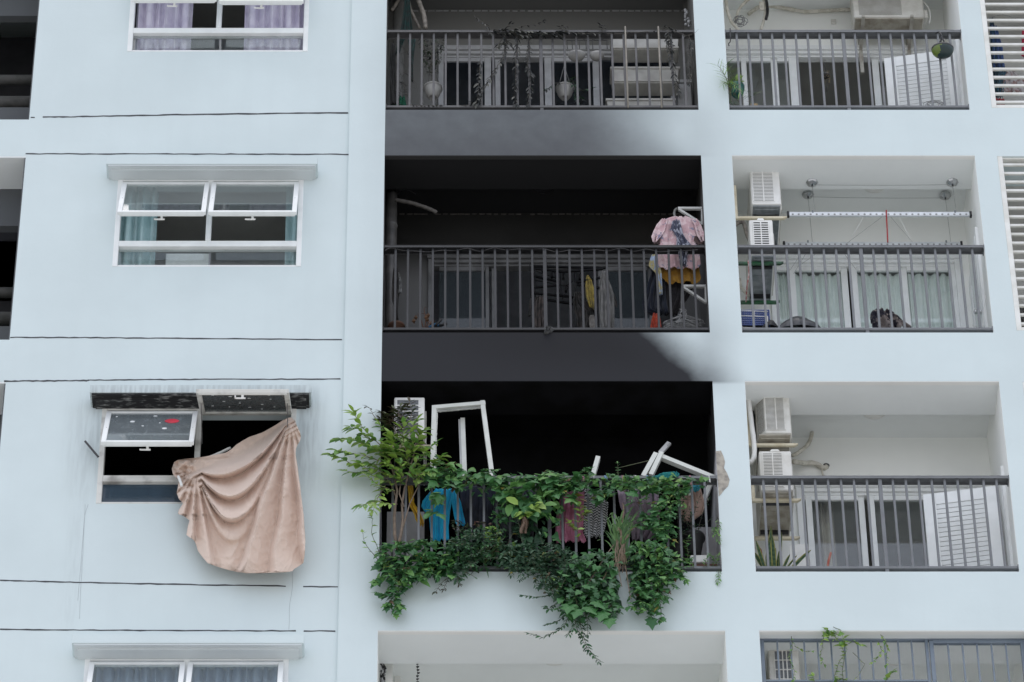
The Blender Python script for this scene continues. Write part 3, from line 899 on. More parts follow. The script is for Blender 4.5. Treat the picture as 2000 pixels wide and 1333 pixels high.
ac_side('lower outdoor unit with wide black slots, standing on the green steel bracket', 1466.5, 1513, 429.5, 497, .22, rows=13, mat='white', slatw=.42, gl=.18, gr=.2)
ac_side('upper outdoor unit with slanted corner grille, above the snake plant', 1480, 1546, 766, 846, .25, rows=30, mat='offwhite', base='acbase_old', cham=True, gl=.02, gr=.19, split=.55, slatw=.5)
ac_side('lower outdoor unit with rounded casing, partly behind the rail above the snake plant', 1486.5, 1550, 881, 958, .2, rows=23, mat='offwhite', base='acbase_old', gl=.12, gr=.3)
ac_side('outdoor unit behind the blue-grey grille under the hanging vine', 1505, 1565, 1266, 1352, .3, rows=4, mat='offwhite', coarse=True, slatw=.10, split=(.25, .5, .75), gl=.2, gr=.28)
ac_side('outdoor unit with six wide black openings beside the bent window frame', 769, 829, 776, 855, .14, rows=6, mat='white', hdl=False, base='black', coarse=True, slatw=.16, split=[], gl=.1, gr=.2)

def bracket(label, u0, u1, v, Y, mat, up=0, vt=None, diag=False, group=None, arm2=0):
    """steel wall bracket: arm across under the unit, leg on the wall"""
    a = at(u0, v, Y); q = at(u1, v, Y)
    b = MB()
    b.box(a.x, q.x, Y, Y + .034, a.z - .017, a.z + .017)
    b.prism([(q.x, Y, a.z - .017), (q.x + .035, Y, a.z + .010), (q.x + .035, Y, a.z + .017), (q.x, Y, a.z + .017)], (0, .034, 0))
    if up:
        b.box(a.x - .002, a.x + .032, Y + .001, Y + .035, a.z + .017, a.z + up)
    return single('wall_bracket', label, 'bracket', b, M[mat], group, bevel=.003, seg=1)
bracket('cream steel bracket under the twin-column outdoor unit', 1435.5, 1531, 424.5, .33, 'beige', up=.48)
bracket('front arm of green steel bracket carrying the black-slotted outdoor unit', 1440, 1524, 513, .30, 'green_steel')
bracket('rear green steel bracket with rusty upper edge, above the blue crate', 1440, 1517, 589, .84, 'green_steel')
bracket('cream steel bracket under the unit with the slanted grille', 1462, 1552, 868, .34, 'beige', up=.62)
bracket('cream front bracket right behind the rail above the snake plant', 1469, 1558, 976, .30, 'beige', up=.22)
bracket('short cream rear bracket directly above the snake plant leaves', 1474, 1556, 1050, .80, 'beige')
bracket('cream bracket under the outdoor unit beside the bent window frame', 745, 838, 871, .22, 'beige')

def pipe(label, pts, rad, mat, name='pipe', cat='pipe', n=10, sub=4):
    P = []
    V = [p.copy() if isinstance(p, Vector) else at(*p) for p in pts]
    for i in range(len(V) - 1):
        p0, p1, p2, p3 = V[max(i-1,0)], V[i], V[i+1], V[min(i+2,len(V)-1)]
        for k in range(sub):
            t = k / sub
            P.append(.5*((2*p1) + (p2-p0)*t + (2*p0-5*p1+4*p2-p3)*t*t + (3*p1-p0-3*p2+p3)*t**3))
    P.append(V[-1])
    b = MB()
    rs = [rad * (1 + .06 * sin(i * 2.1) + random.uniform(-.03, .03)) for i in range(len(P))] if rad > .012 else rad
    b.tube(P, rs, n if rad > .006 else 5)
    return single(name, label, cat, b, M[mat])
# taped refrigerant lines and wires
pipe('taped pipe curving down behind the slanted-grille outdoor unit', [(1556, 805, 1.05), (1568, 810, 1.1), (1582, 828, 1.12), (1586, 845, 1.12), (1578, 868, 1.1), (1560, 884, 1.05), (1548, 890, 1.0)], .021, 'tape')
pipe('grimy taped pipe running from the lower rounded unit into the wall', [(1550, 902, .95), (1570, 905, 1.12), (1590, 905, 1.15), (1608, 914, 1.17), (1614, 912, 1.19)], .026, 'tape')
pipe('thin drain hose hanging from the hole in the wall to the rail', [(1605, 912, 1.16), (1606, 922, 1.17), (1610, 930, 1.17), (1630, 932.5, 1.17), (1680, 934, 1.17)], .010, 'tape', 'hose', 'hose')
pipe('thick white pipe on the side wall beside the slanted-grille unit', [(1459, 775, .3), (1463, 790, .3), (1468, 830, .3), (1473, 870, .3), (1472, 895, .3), (1464, 905, .3)], .026, 'white')
pipe('black cable hanging beside the thick white pipe', [(1465, 785, .45), (1472, 810, .45), (1478, 850, .45), (1482, 900, .45), (1484, 960, .45)], .012, 'black', 'cable', 'cable')
pipe('taped grey pipes behind the unit over the green bracket', [(1436, 440, .5), (1446, 434, .5), (1453, 437, .5), (1458, 456, .5), (1466, 478, .5), (1468, 500, .6)], .022, 'tape1')
pipe('drooping taped pipe left of the green rear bracket', [(1444, 545, .6), (1446, 558, .62), (1454, 570, .7), (1462, 578, .8)], .018, 'tape')
b = MB(); c_ = at(1614, 909, YB - .004)
b.lathe([(.0, 0), (.028, .0), (.034, .004)], c_, 12, axis='y'); single('wall_hole', 'broken hole in the wall where the grimy taped pipe enters', 'wall hole', b, M['joint'])
# balcony at the top right
pipe('long taped pipe running along the wall to the top outdoor unit', [(1462, 28, 1.14), (1485, 13, 1.16), (1510, 13, 1.16), (1540, 18, 1.16), (1570, 23, 1.16), (1600, 22, 1.16), (1640, 20, 1.16), (1668, 19, 1.16)], .022, 'tape')
pipe('thick taped pipe hanging in a loop at the left pier, topmost right balcony', [(1417, -12, .7), (1419, 10, .7), (1422, 25, .7), (1428, 42, .72), (1436, 52, .75), (1445, 62, .8)], .019, 'tape')
pipe('taped pipe arching over the tangle of wire', [(1437, 42, .8), (1442, 22, .8), (1452, 8, .8), (1466, -3, .8), (1482, -6, .8), (1493, 2, .8), (1495, 22, .8), (1492, 40, .8), (1486, 58, .8)], .017, 'tape')
pipe('black pipe sleeve on the arching taped pipe', [(1494, -8, .77), (1498, 8, .77), (1499, 25, .77), (1496, 38, .77)], .017, 'black', 'pipe_sleeve', 'pipe sleeve')
b = MB()
for i in range(7):
    cu, cv, ru, rv = 1445 + random.uniform(-4, 4), 42 + random.uniform(-4, 4), random.uniform(6, 12), random.uniform(5, 10)
    ph = random.random() * 6
    b.tube([at(cu + ru * cos(k * .7 + ph) + k * .3, cv + rv * sin(k * .7 + ph), .76 + .02 * sin(k)) for k in range(10)], .004, 5)
single('wire_coil', 'tangled grey coil of wire under the arching taped pipe', 'wire', b, M['wire'])
single('tape_scrap', 'loose scrap of white tape on the pipe by the black sleeve', 'tape', MB().box(ax(1483, 10, .74), ax(1492, 10, .74), .735, .75, az(20, .74), az(4, .74)), M['tape'], bevel=.003)
# outdoor unit on the back wall, seen from below
p0 = at(1668, 34, .72); x1 = ax(1806, 34, .72)
t = T('air_conditioner', 'wide outdoor unit on two wall brackets over the white louvred door at the top', 'air conditioner', (p0.x, .72, p0.z))
w = x1 - p0.x; h = .54
MB().box(0, w, 0, .3, 0, h).build('casing', M['offwhite'], t, bevel=.016, local=True)
MB().box(w * .08, w * .68, -.002, .003, .04, h - .05).build('coil', M['coil'], t, local=True)
b = MB()
for i in range(26): b.box(w * .075, w * .685, -.008, -.001, .042 + i * .0175, .049 + i * .0175)
b.build('grille', M['offwhite'], t, local=True)
b = MB(); b.box(.015, w - .02, .01, .285, -.016, -.001)
for x in (.1, .3, .5): b.box(x, x + .09, .05, .25, -.022, -.016)
b.build('base_pan', M['acbase_old'], t, local=True, bevel=.003, seg=1)
MB().box(w, w + .04, .02, .12, .02, .14).build('valve_cover', M['offwhite'], t, local=True, bevel=.006)
for u, lb in ((1686, 'left of the two steel brackets under the wide outdoor unit'), (1781, 'right of the two steel brackets under the wide outdoor unit')):
    x = ax(u, 40, .72)
    b = MB(); z = p0.z - .035
    b.box(x - .018, x + .018, .66, YB, z - .02, z + .016); b.box(x - .02, x + .02, YB - .035, YB, z - .38, z + .2)
    single('wall_bracket', lb, 'bracket', b, pm('aged_steel', (.46, .44, .39), (.33, .30, .26), rough=.5) if 'aged_steel' not in bpy.data.materials else bpy.data.materials['aged_steel'], bevel=.003, seg=1)
pipe('white drain hose looping down beside the wide outdoor unit', [(1804, 5, .8), (1812, 14, .8), (1817, 30, .8), (1815, 46, .8)], .009, 'white', 'hose', 'hose')
single('wall_plug', 'small square plug socket on the wall under the long taped pipe', 'socket', MB().box(ax(1623, 40, 1.18), ax(1633, 40, 1.18), 1.175, YB, az(46, 1.18), az(38, 1.18)), M['offwhite'], bevel=.004)

# ------------------------------------------------------------------ laundry lift under the ceiling of the right balcony
def puck(u, v, Y, label):
    zc = az(v, Y)
    c = at(u, v, Y)
    t = T('laundry_pulley', label, 'pulley', c)
    b = MB()
    n = 8
    prof = [(0, -.035), (.02, -.034), (.055, -.016), (.066, 0), (.066, .012)]
    vs, fs = [], []
    for r_, z in prof:
        for j in range(n):
            a = 2 * pi * j / n
            vs.append((r_ * cos(a) * (1.0), r_ * sin(a), z))
    for i in range(len(prof) - 1):
        for j in range(n): fs.append((i*n+j, i*n+(j+1)%n, (i+1)*n+(j+1)%n, (i+1)*n+j))
    b.add(vs, fs); b.build('pulley_cover', M['steel'], t, local=True)
    MB().lathe([(0, -.052), (.009, -.05), (.009, -.03)], (0, 0, 0), 10).build('eyelet', M['black'], t, local=True)
    return c
zs = TOPS[1] + .006
def ceilY(v, z):
    lo, hi = 0, 3
    for _ in range(40):
        m = (lo + hi) / 2
        if az(v, m) > z: hi = m
        else: lo = m
    return lo
yA = .42
cA = puck(1586, 357.5, ceilY(357.5, zs - .012), 'left octagonal pulley on the soffit over the drying pole')
cB = puck(1860, 357, ceilY(357, zs - .012), 'right octagonal pulley on the soffit over the drying pole')
yC = ceilY(381, CEIL[1] - .012)
cC = puck(1578, 381, yC, 'left octagonal pulley on the ceiling behind the beam')
cD = puck(1846, 383, yC, 'right octagonal pulley on the ceiling behind the beam')
def cord(label, a, b_, sag=0, rad=.0022, mat='wire', name='cord'):
    a, b_ = Vector(a), Vector(b_)
    P = [a.lerp(b_, i / 8) - Vector((0, 0, sag * 4 * (i / 8) * (1 - i / 8))) for i in range(9)]
    return single(name, label, 'cord', MB().tube(P, rad, 5), M[mat])
dz = Vector((0, 0, -.03))
cord('long cord between the two soffit pulleys', cA + dz, cB + dz, .01)
cord('long cord between the two ceiling pulleys', cC + dz, cD + dz, .01)
cord('cord from the left soffit pulley towards the outdoor unit', cA + dz, at(1510, 371, .9), 0)
cord('cord from the left ceiling pulley towards the outdoor unit', cC + dz, at(1522, 366, 1.0), 0)
def pole(Y, u0, u1, v, label):
    a, q = at(u0, v, Y), at(u1, v, Y)
    q.z = a.z
    t = T('drying_pole', label, 'drying pole', a)
    L = q.x - a.x
    b = MB(); b.box(.02, L - .02, -.016, .016, -.03, .03); b.build('pole', M['alupole'], t, bevel=.01, local=True)
    b = MB(); n = 30
    for i in range(n):
        x = .06 + (L - .12) * i / (n - 1)
        b.lathe([(0, -.0185), (.011, -.0175), (.013, -.0155)], (x, 0, -.011), 8, axis='y')
    b.build('hanging_holes', M['wire'], t, local=True)
    for x in (0, L - .024): MB().box(x, x + .024, -.02, .02, -.035, .035).build('end_cap', M['black'], t, bevel=.004, local=True)
    for f in (.14, .91): MB().box(L * f - .008, L * f + .008, -.019, .019, .01, .045).build('clip', M['acbase'], t, local=True)
    return a, q
pA = pole(cA.y, 1537, 1898, 419.5, 'perforated aluminium drying pole high under the soffit')
pC = pole(yC, 1529, 1880, 478, 'lower aluminium drying pole just behind the handrail')
for nm, c, p in (('left', cA, pA), ('right', cB, pA)): cord('%s hanging cord of the high drying pole' % nm, c + dz, (c.x + .01, c.y, p[0].z + .03))
for nm, c, p in (('left', cC, pC), ('right', cD, pC)): cord('%s hanging cord of the lower drying pole' % nm, c + dz, (c.x + .01, c.y, p[0].z + .03))
Yc = cA.y
pipe('red strap hanging from the middle of the high drying pole', [(1731, 411, Yc - .03), (1731.5, 425, Yc - .03), (1732.5, 445, Yc - .02), (1734, 474, Yc)], .0075, 'red_strap', 'strap', 'strap') if 'red_strap' in M else None
for i, (a, b_, lb) in enumerate((((1728, 420, Yc), (1655, 475, Yc + .1), 'left thin line spreading from the red strap'), ((1736, 420, Yc), (1782, 473, Yc + .1), 'right thin line spreading from the red strap'), ((1686, 424, Yc), (1665, 462, Yc), 'short white string hanging left of the red strap'), ((1756, 424, Yc), (1780, 470, Yc), 'short white string hanging right of the red strap'))):
    cord(lb, at(*a), at(*b_), .0, .002, 'wire' if i < 2 else 'white')
for i, (a, b_) in enumerate((((1566, 494, .5), (1543, 528, .6)), ((1575, 494, .5), (1550, 535, .6)), ((1600, 492, .5), (1560, 520, .6)), ((1646, 492, .5), (1672, 527, .6)))):
    cord('loose line %s behind the railing of the curtained balcony' % ('sloping steeply at the left', 'sloping to the second baluster', 'lying flattest of the left group', 'sloping down to the right')[i], at(*a), at(*b_), 0, .002)
# ------------------------------------------------------------------ cloth helpers
def interp(rows, t):
    k = t * (len(rows) - 1); i = min(int(k), len(rows) - 2); f = k - i
    return tuple(a + (b - a) * f for a, b in zip(rows[i], rows[i + 1]))
def vinterp(rows, v):
    for a, b in zip(rows, rows[1:]):
        if a[0] <= v <= b[0]:
            f = (v - a[0]) / max(b[0] - a[0], 1e-6)
            return a[1] + (b[1] - a[1]) * f, a[2] + (b[2] - a[2]) * f
    return rows[-1][1:]
def cloth(name, label, cat, rows, Y, mat, folds=4, amp=.015, nu=34, nv=26, seed=0, thick=.004, rag=0, group=None, lean=0, parent=None):
    """a hanging piece of cloth: outline rows (v, left u, right u), upright folds that deepen downwards, uneven hem"""
    rnd = random.Random(seed * 7 + 3)
    p1, p2, w = rnd.random() * 6, rnd.random() * 6, rnd.uniform(.6, 1.4)
    v0, v1 = rows[0][0], rows[-1][0]
    def fn(s, t):
        v = v0 + (v1 - v0) * t
        L, R = vinterp(rows, v)
        if rag:
            v += rag * t ** 3 * sin(s * 23 + p1) * (1 + .6 * sin(s * 51 + p2))
        u = L + (R - L) * s
        y = Y + amp * (.35 + .65 * t) * (sin(s * folds * 2 * pi + p1 + w * t * 2) + .45 * sin(s * folds * 4.7 * pi + p2 - t * 3)) + amp * .8 * noise.noise(Vector((s * 4, t * 5, seed * 3.1))) + amp * .35 * (1 - abs(noise.noise(Vector((s * 9 + t * 3, t * 7 - s * 4, seed * 1.7)))) * 2) + lean * t
        q = at(u, v, Y)
        return Vector((q.x, y, q.z))
    b = MB().grid(fn, nu, nv)
    if parent is not None: return b.build(name, mat, parent, solid=thick)
    return single(name, label, cat, b, mat, group, solid=thick)

# ------------------------------------------------------------------ the curtain torn out of the burnt window
drape = clothmat('dusty_pink_curtain_cloth', (.675, .535, .45), (.65, .51, .425), scale=2.5, weave=.18)
OUT = [(338,1087,1093),(350,1060,1108),(365,1038,1113),(380,1012,1120),(395,985,1127),(412,935,1130),(425,912,1127),(440,888,1118),(455,872,1112),(470,850,1110),(480,800,1111),(489,745,1112),(496,672,1113),(505,655,1115),(530,645,1119),(552,650,1121),(575,672,1124),(600,668,1128),(622,664,1130),(645,672,1133),(660,688,1135),(685,672,1138),(700,668,1140),(708,690,1141),(725,712,1142),(745,706,1143),(780,700,1146),(800,730,1147),(820,738,1146),(840,744,1145),(862,760,1143),(885,780,1139),(898,815,1120),(908,848,1103),(916,880,1098),(921,905,1060),(923,925,990)]
def zp(x, y): return x * .52006, 640 + y * .52006
rows_d = []
for y, a, c in OUT:
    (u0, v), (u1, _) = zp(a, y), zp(c, y)
    rows_d.append((v, u0, u1))
PB = zp(1090, 342); PA = zp(738, 535)
def sstep(a, b, x):
    t = max(0, min(1, (x - a) / (b - a))); return t * t * (3 - 2 * t)
def ridge(x):
    """an asymmetric fold: long rounded back, tight tuck"""
    x = x - math.floor(x)
    return (x / .8) ** 1.25 if x < .8 else (1 - (x - .8) / .2) ** .85
def drape_y(u, v):
    """depth of the hanging curtain: swags slung between the two gathered points, radiating pleats below the right one"""
    bx, by = PB; qx, qy = PA
    dx, dy = u - bx, v - by
    r = math.hypot(dx, dy) + 1e-6
    th = math.degrees(math.atan2(-dx, max(dy, .01)))          # 0 straight below the right pin, growing to the left
    # swag coordinate: sag below the chord, normalised by the parabola
    ex, ey = qx - bx, qy - by; L2 = ex * ex + ey * ey
    t = max(0.02, min(.98, (dx * ex + dy * ey) / L2))
    ch = by + ey * ((u - bx) / ex) if abs(ex) > 1 else by
    tt = max(.06, min(.94, (u - bx) / ex))
    sag = (v - ch) / (4 * tt * (1 - tt)) * (1 - .25 * (tt - .5))
    n = noise.noise(Vector((u * .012, v * .012, 3.1))) * 6
    sw = ridge((sag + n * 1.5) / 47.0 - .12)
    fade = sstep(2, 30, sag) * (1 - sstep(150, 205, sag))
    swag = sw * (.19 * sstep(0, .22, tt) * (1 - sstep(.86, 1.02, tt)) + .012)
    # pleats below the right pin
    pl = ridge((th + n * .5) / 12.5 + .35)
    wpl = (1 - sstep(18, 30, th)) * sstep(8, 60, r)
    pleat = pl * .17 * min(1, r / 140)
    # gathered left end
    lx, ly = u - qx, v - qy
    tl = math.degrees(math.atan2(lx, max(ly, .01)))
    wl_ = (1 - sstep(6, 16, tl)) * sstep(4, 24, math.hypot(lx, ly))
    lp = ridge(tl / 13.0 + .1) * .13 * min(1, math.hypot(lx, ly) / 90)
    y = swag * fade * (1 - wpl) * (1 - wl_) + pleat * wpl + lp * wl_ * (1 - wpl)
    # the crumpled knot left of the mullion
    kn = (1 - sstep(60, 95, ly + 25)) * sstep(0, 14, -lx)
    y += kn * .09 * (noise.noise(Vector((u * .09, v * .07, 8))) + .5 * noise.noise(Vector((u * .2, v * .16, 1))))
    cr_ = 1 - abs(noise.noise(Vector((u * .035 + v * .012, v * .03 - u * .02, 2)))) * 2
    y += .013 * cr_ ** 3 + .006 * (1 - abs(noise.noise(Vector((u * .09, v * .07 + u * .04, 7)))) * 2) ** 3
    y += .008 * noise.noise(Vector((u * .03, v * .03, 0))) + .0022 * noise.noise(Vector((u * .14, v * .14, 5)))
    belly = .075 * sstep(0, 130, sag) * (1 - .55 * sstep(160, 230, sag))
    return y + belly
def dfn(s, t):
    v = rows_d[0][0] + (rows_d[-1][0] - rows_d[0][0]) * t
    Lu, Ru = vinterp(rows_d, v)
    u = Lu + (Ru - Lu) * s
    return at(u, v, -.05 - drape_y(u, v))
b = MB(); b.grid(dfn, 130, 150)
dr = single('torn_curtain', 'dusty beige-pink curtain torn out and draped over the sill of the burnt window', 'curtain', b, drape, solid=.0025)
# hem stitched along the bottom, curtain tube showing at both sides of the mullion
pipe('white curtain tube end poking out of the gathered pink curtain', [(348, 931, -.14), (352, 940, -.16), (355, 950, -.18)], .014, 'white', 'curtain_tube', 'curtain tube')
pipe('white curtain tube lying behind the top edge of the pink curtain', [(405, 895, -.0), (425, 887, .0), (450, 875, .02)], .014, 'white', 'curtain_tube', 'curtain tube')
for k in range(3):
    pass

# ------------------------------------------------------------------ topmost middle balcony
wp1 = pm('smoked_planter_plastic', (.40, .39, .36), (.31, .30, .275), rough=.55, scale=6)
def trough(label, u0, u1, vt, vb, Y, depth=.22):
    a = at(u0, vt, Y); x1 = ax(u1, vt, Y); z0 = az(vb, Y)
    h = a.z - z0; w = x1 - a.x
    t = T('planter_box', label, 'planter', (a.x, Y, z0))
    b = MB()
    vs = [(.02,.012,0),(w-.02,.012,0),(w-.02,depth-.012,0),(.02,depth-.012,0),(0,0,h),(w,0,h),(w,depth,h),(0,depth,h)]
    b.add(vs, [(0,3,2,1),(0,1,5,4),(1,2,6,5),(2,3,7,6),(3,0,4,7),(4,5,6,7)])
    b.build('trough', wp1, t, bevel=.006, local=True)
    MB().box(-.012, w + .012, -.012, depth + .012, h - .028, h + .004).build('rim', wp1, t, bevel=.006, local=True)
    MB().box(.008, w - .008, -.004, depth - .003, .012, .04).build('foot_band', wp1, t, bevel=.004, local=True)
    return t
trough('top tier white planter box, partly hidden by the handrail', 1194, 1326, 66, 96, .22)
trough('middle white planter box with clear rim above the lowest one', 1194, 1326, 132, 161, .22)
trough('lowest white planter box standing behind the bottom rail', 1185, 1318, 194, 226, .20)
wood = pm('pale_broom_pole', (.27, .245, .205), (.20, .18, .15), rough=.6)
for u, lb in ((1221, 'pale pole with white tip left of the planter tiers'), (1285.5, 'pale pole with white tip in front of the planter tiers')):
    q0, q1 = at(u, 54, .0), at(u + 3, 212, .0)
    x = q0.x
    single('planter_pole', lb, 'pole', MB().tube([(x, -.012, q1.z), (x, -.012, q0.z)], .0095, 8), wood)
def pot(label, u, vt, vb, rtop, Y, mat, strings=None, rim=True, group=None):
    h = .15; c = at(u, vt + 131 * rtop + 1, Y); c.z -= h
    t = T('hanging_pot', label, 'hanging pot', c)
    b = MB()
    b.lathe([(0, .012), (rtop * .38, .012), (rtop * .42, 0), (rtop * .5, .004), (rtop * .8, h * .38), (rtop * .94, h * .75), (rtop, h), (rtop * .93, h), (rtop * .9, h * .85), (0, h * .84)], (0, 0, 0), 28)
    b.build('pot', mat, t, local=True)
    if rim: MB().lathe([(rtop * .98, h - .016), (rtop * 1.07, h - .012), (rtop * 1.07, h + .004), (rtop * .95, h + .004)], (0, 0, 0), 28).build('rim', mat, t, local=True)
    if strings:
        b = MB()
        for a in (0, 2.1, 4.2): b.tube([(rtop * cos(a + .5), rtop * sin(a + .5), h), (0, 0, h + strings)], .003, 5)
        b.build('strings', M['wire'], t, local=True)
    return t
potm = pm('smoked_pot_plastic', (.36, .35, .33), (.27, .262, .25), rough=.45, scale=5)
pot('round grey hanging pot under the dead creeper at the left', 845.5, 159, 203, .098, .34, potm, .5)
pot('round grey hanging pot on white strings in the middle of the balcony', 1103, 160, 206, .095, .30, potm, .36)
# wire rack with two half pots
rk = T('pot_rack', 'black wire rack with curled top holding two half pots', 'plant rack', at(1150, 120, .35))
b = MB()
y = .35
b.tube([at(1107, 79, y), at(1186, 79, y)], .0045, 5); b.tube([at(1107, 74, y), at(1186, 73, y)], .004, 5)
for u in (1107, 1117, 1131, 1144, 1157, 1171, 1185): b.tube([at(u, 79, y), at(u + 1, 96, y)], .004, 5)
for c_u in (1125, 1140, 1158, 1176):
    b.tube([at(c_u + 5 * cos(k * .9) * (1 - k * .07), 74 + 4 * sin(k * .9) * (1 - k * .07), y) for k in range(9)], .003, 5)
b.build('frame', M['black'], rk)
for i, (u, r_) in enumerate(((1126, 18), (1166, 15))):
    c = at(u, 107, y) - Vector((0, 0, .085))
    px = .0053
    b = MB(); b.lathe([(0, .0), (r_ * px * .45, .004), (r_ * px * .8, .03), (r_ * px * .96, .06), (r_ * px, .085), (r_ * px * .9, .085), (0, .07)], c, 20, squash=.8)
    b.build('half_pot', potm, rk)
pipe('grey vertical drain pipe at the left of the topmost middle balcony', [at(780, -30, .9), Vector((ax(780, -30, .9), .9, SILLS[0] - .1))], .062, 'pvc1', 'drain_pipe', 'drain pipe', n=16)
pipe('fat taped hose coming down behind the top handrail', [(812, -15, .55), (820, 8, .55), (828, 30, .55), (831, 56, .56)], .026, 'tape1', 'hose', 'hose')
pipe('thinner taped hose left of the fat one behind the top handrail', [(797, -10, .6), (800, 12, .6), (808, 32, .6), (820, 56, .62)], .018, 'tape1', 'hose', 'hose')
pipe('short slanting taped hose beside the drain pipe at the top', [(782, -8, .8), (774, 8, .8), (765, 21, .8)], .02, 'tape1', 'hose', 'hose')
net = clothmat('dark_green_netting', (.012, .045, .04), (.02, .03, .028), scale=20)
cloth('netting', 'dark green netting hanging between the taped hoses', 'netting', [(-20, 792, 800), (10, 790, 801), (40, 786, 803), (62, 782, 806), (80, 777, 790), (105, 772, 780)], .42, net, folds=3, amp=.02, seed=2)
cloth('netting', 'black strip of netting along the left pier', 'netting', [(85, 764, 771), (130, 761, 772), (180, 762, 773), (205, 763, 775)], .2, clothmat('black_netting', (.015, .016, .017), (.03, .03, .03)), folds=2, amp=.02, seed=5)
cloth('netting', 'thin tail of green netting beside the second baluster', 'netting', [(75, 797, 812), (110, 799, 808), (140, 801, 806), (157, 804, 807)], .3, net, folds=2, amp=.02, seed=6, rag=3)
cloth('plastic_bag', 'crumpled green plastic bag in the left corner of the top balcony', 'bag', [(188, 766, 790), (198, 763, 793), (210, 760, 794)], .25, clothmat('green_bag', (.02, .16, .09), (.01, .09, .06)), folds=4, amp=.03, seed=9)
single('drain_pipe', 'grey pipe in the right corner of the topmost middle balcony', 'drain pipe', MB().tube([at(1341, -20, 1.0), (ax(1341, -20, 1.0), 1.0, az(60, 1.0) - .9)], .05, 14), M['pvc1'])
gt = T('dried_garland', 'dried garland of shells hanging in the right corner of the top balcony', 'garland', at(1342, 52, .4))
b = MB()
for k in range(12):
    p = at(1342 + random.uniform(-4, 4), 20 + k * 2.8, .4 + random.uniform(-.02, .02)); r_ = random.uniform(.014, .024)
    b.lathe([(0, -r_), (r_ * .8, -r_ * .5), (r_, 0), (r_ * .7, r_ * .6), (0, r_)], p, 8)
b.build('beads', M['alu1'], gt)
q = at(1324, 206, .5)
t = T('storage_bin', 'grey lidded bin in the right corner behind the planter boxes', 'bin', q)
MB().box(q.x, ax(1352, 206, .5), .5, .75, q.z - .2, az(163, .5)).build('bin', M['alu1'], t, bevel=.012)
MB().box(q.x - .012, ax(1354, 206, .5), .485, .765, az(163, .5), az(157, .5)).build('lid', M['alu1'], t, bevel=.006)

# ------------------------------------------------------------------ burnt middle balcony
pipe('sooty drain pipe with a pale ring at the left of the burnt balcony', [at(765, 372, .62), Vector((ax(765, 372, .62), .62, SILLS[1] - .1))], .058, 'pvc2', 'drain_pipe', 'drain pipe', n=16)
c_ = at(765, 443, .62)
single('pipe_ring', 'pale ring round the sooty drain pipe', 'pipe ring', MB().lathe([(.058, 0), (.063, .003), (.063, .012), (.058, .015)], c_, 20), M['alu2'])
pipe('torn taped pipe sticking out of the sooty wall over the burnt balcony', [(772, 391, .5), (790, 394, .5), (808, 398, .5), (826, 404, .5), (842, 410, .5), (853, 416, .52)], .022, 'tape2', 'pipe', 'pipe')
pipe('fine wires fraying above the torn taped pipe', [(770, 388, .6), (785, 372, .62), (800, 373, .65), (812, 380, .7)], .0035, 'black', 'wire', 'wire')
b = MB()
for k in range(40):
    if random.random() < .8:
        u = 780 + k * 14.2; x0 = ax(u, 417, YB - .02); x1 = ax(u + random.uniform(8, 13.6), 417, YB - .02)
        z = az(417, YB - .02) + random.uniform(-.003, .003); b.box(x0, x1, YB - .012, YB - .001, z - .006, z + .006)
b.build('ceiling_crack', M['tape2'], B)
b = MB()
for k in range(36):
    u = 806 + k * 15; x0 = ax(u, 19, YB - .02); x1 = ax(u + random.uniform(9, 14.4), 19, YB - .02)
    z = az(20, YB - .02) + random.uniform(-.002, .002); b.box(x0, x1, YB - .012, YB - .001, z - .006, z + .006)
b.build('ceiling_crack', M['alu1'], B)
def rot_cloth(): pass
tri = [(0, 0), (1, 0)]
def tri_bracket(label, a, b_, c, Y, m='alu1', w=.032, extra=None):
    """white angle bracket bolted to the right side wall"""
    o = T('angle_bracket', label, 'bracket', at(*a, Y))
    A, B2, C = at(*a, Y), at(*b_, Y), at(*c, Y)
    MB().bar(A, B2, .03, w, up=(0, 1, 0)).build('top_arm', M[m], o, bevel=.003, seg=1)
    MB().bar(B2, C, .03, w, up=(0, 1, 0)).build('wall_leg', M[m], o, bevel=.003, seg=1)
    MB().bar(A + Vector((.01, .001, -.012)), C + Vector((0, .001, .012)), .026, w, up=(0, 1, 0)).build('brace', M[m], o, bevel=.003, seg=1)
    if extra: MB().bar(A, at(*extra, Y), .02, .02, up=(0, 1, 0)).build('rear_leg', M['alu2'], o)
M['bracketw'] = pm('bracket_white_paint', (.52, .52, .50), (.40, .40, .38), rough=.5, scale=8)
tri_bracket('upper white triangular bracket over the hanging shirts', (1324, 408), (1372, 408), (1372, 441), .22, 'bracketw')
tri_bracket('lower white triangular bracket behind the railing by the hangers', (1332, 560), (1379, 560), (1379, 593), .22, 'bracketw', extra=(1331, 612))
pipe('black bent pipe beside the upper white bracket', [(1322, 408, .24), (1318, 412, .24), (1317, 420, .24), (1321, 428, .25)], .014, 'pvc1')
floral = clothmat('pink_floral_shirt_cloth', (.60, .46, .47), (.50, .33, .35), scale=9, lo=.5, hi=.56, third=(.22, .21, .28))
plaid = clothmat('grey_blue_plaid_cloth', (.32, .33, .39), (.06, .065, .10), scale=16, lo=.46, hi=.52)
mustard = clothmat('mustard_cloth', (.30, .165, .03), (.25, .13, .02), scale=6)
navy = clothmat('navy_cloth', (.012, .016, .028), (.008, .01, .018), scale=5)
fs_ = T('shirt', 'pink floral shirt hanging over the handrail of the burnt balcony', 'shirt', at(1325, 524, .16))
cloth('body', '', '', [(423, 1314, 1344), (427, 1299, 1356), (440, 1291, 1363), (455, 1288, 1365), (475, 1286, 1365), (500, 1285, 1367), (518, 1285, 1369), (524, 1288, 1364)], .15, floral, folds=3, amp=.017, nu=40, nv=40, seed=11, parent=fs_)
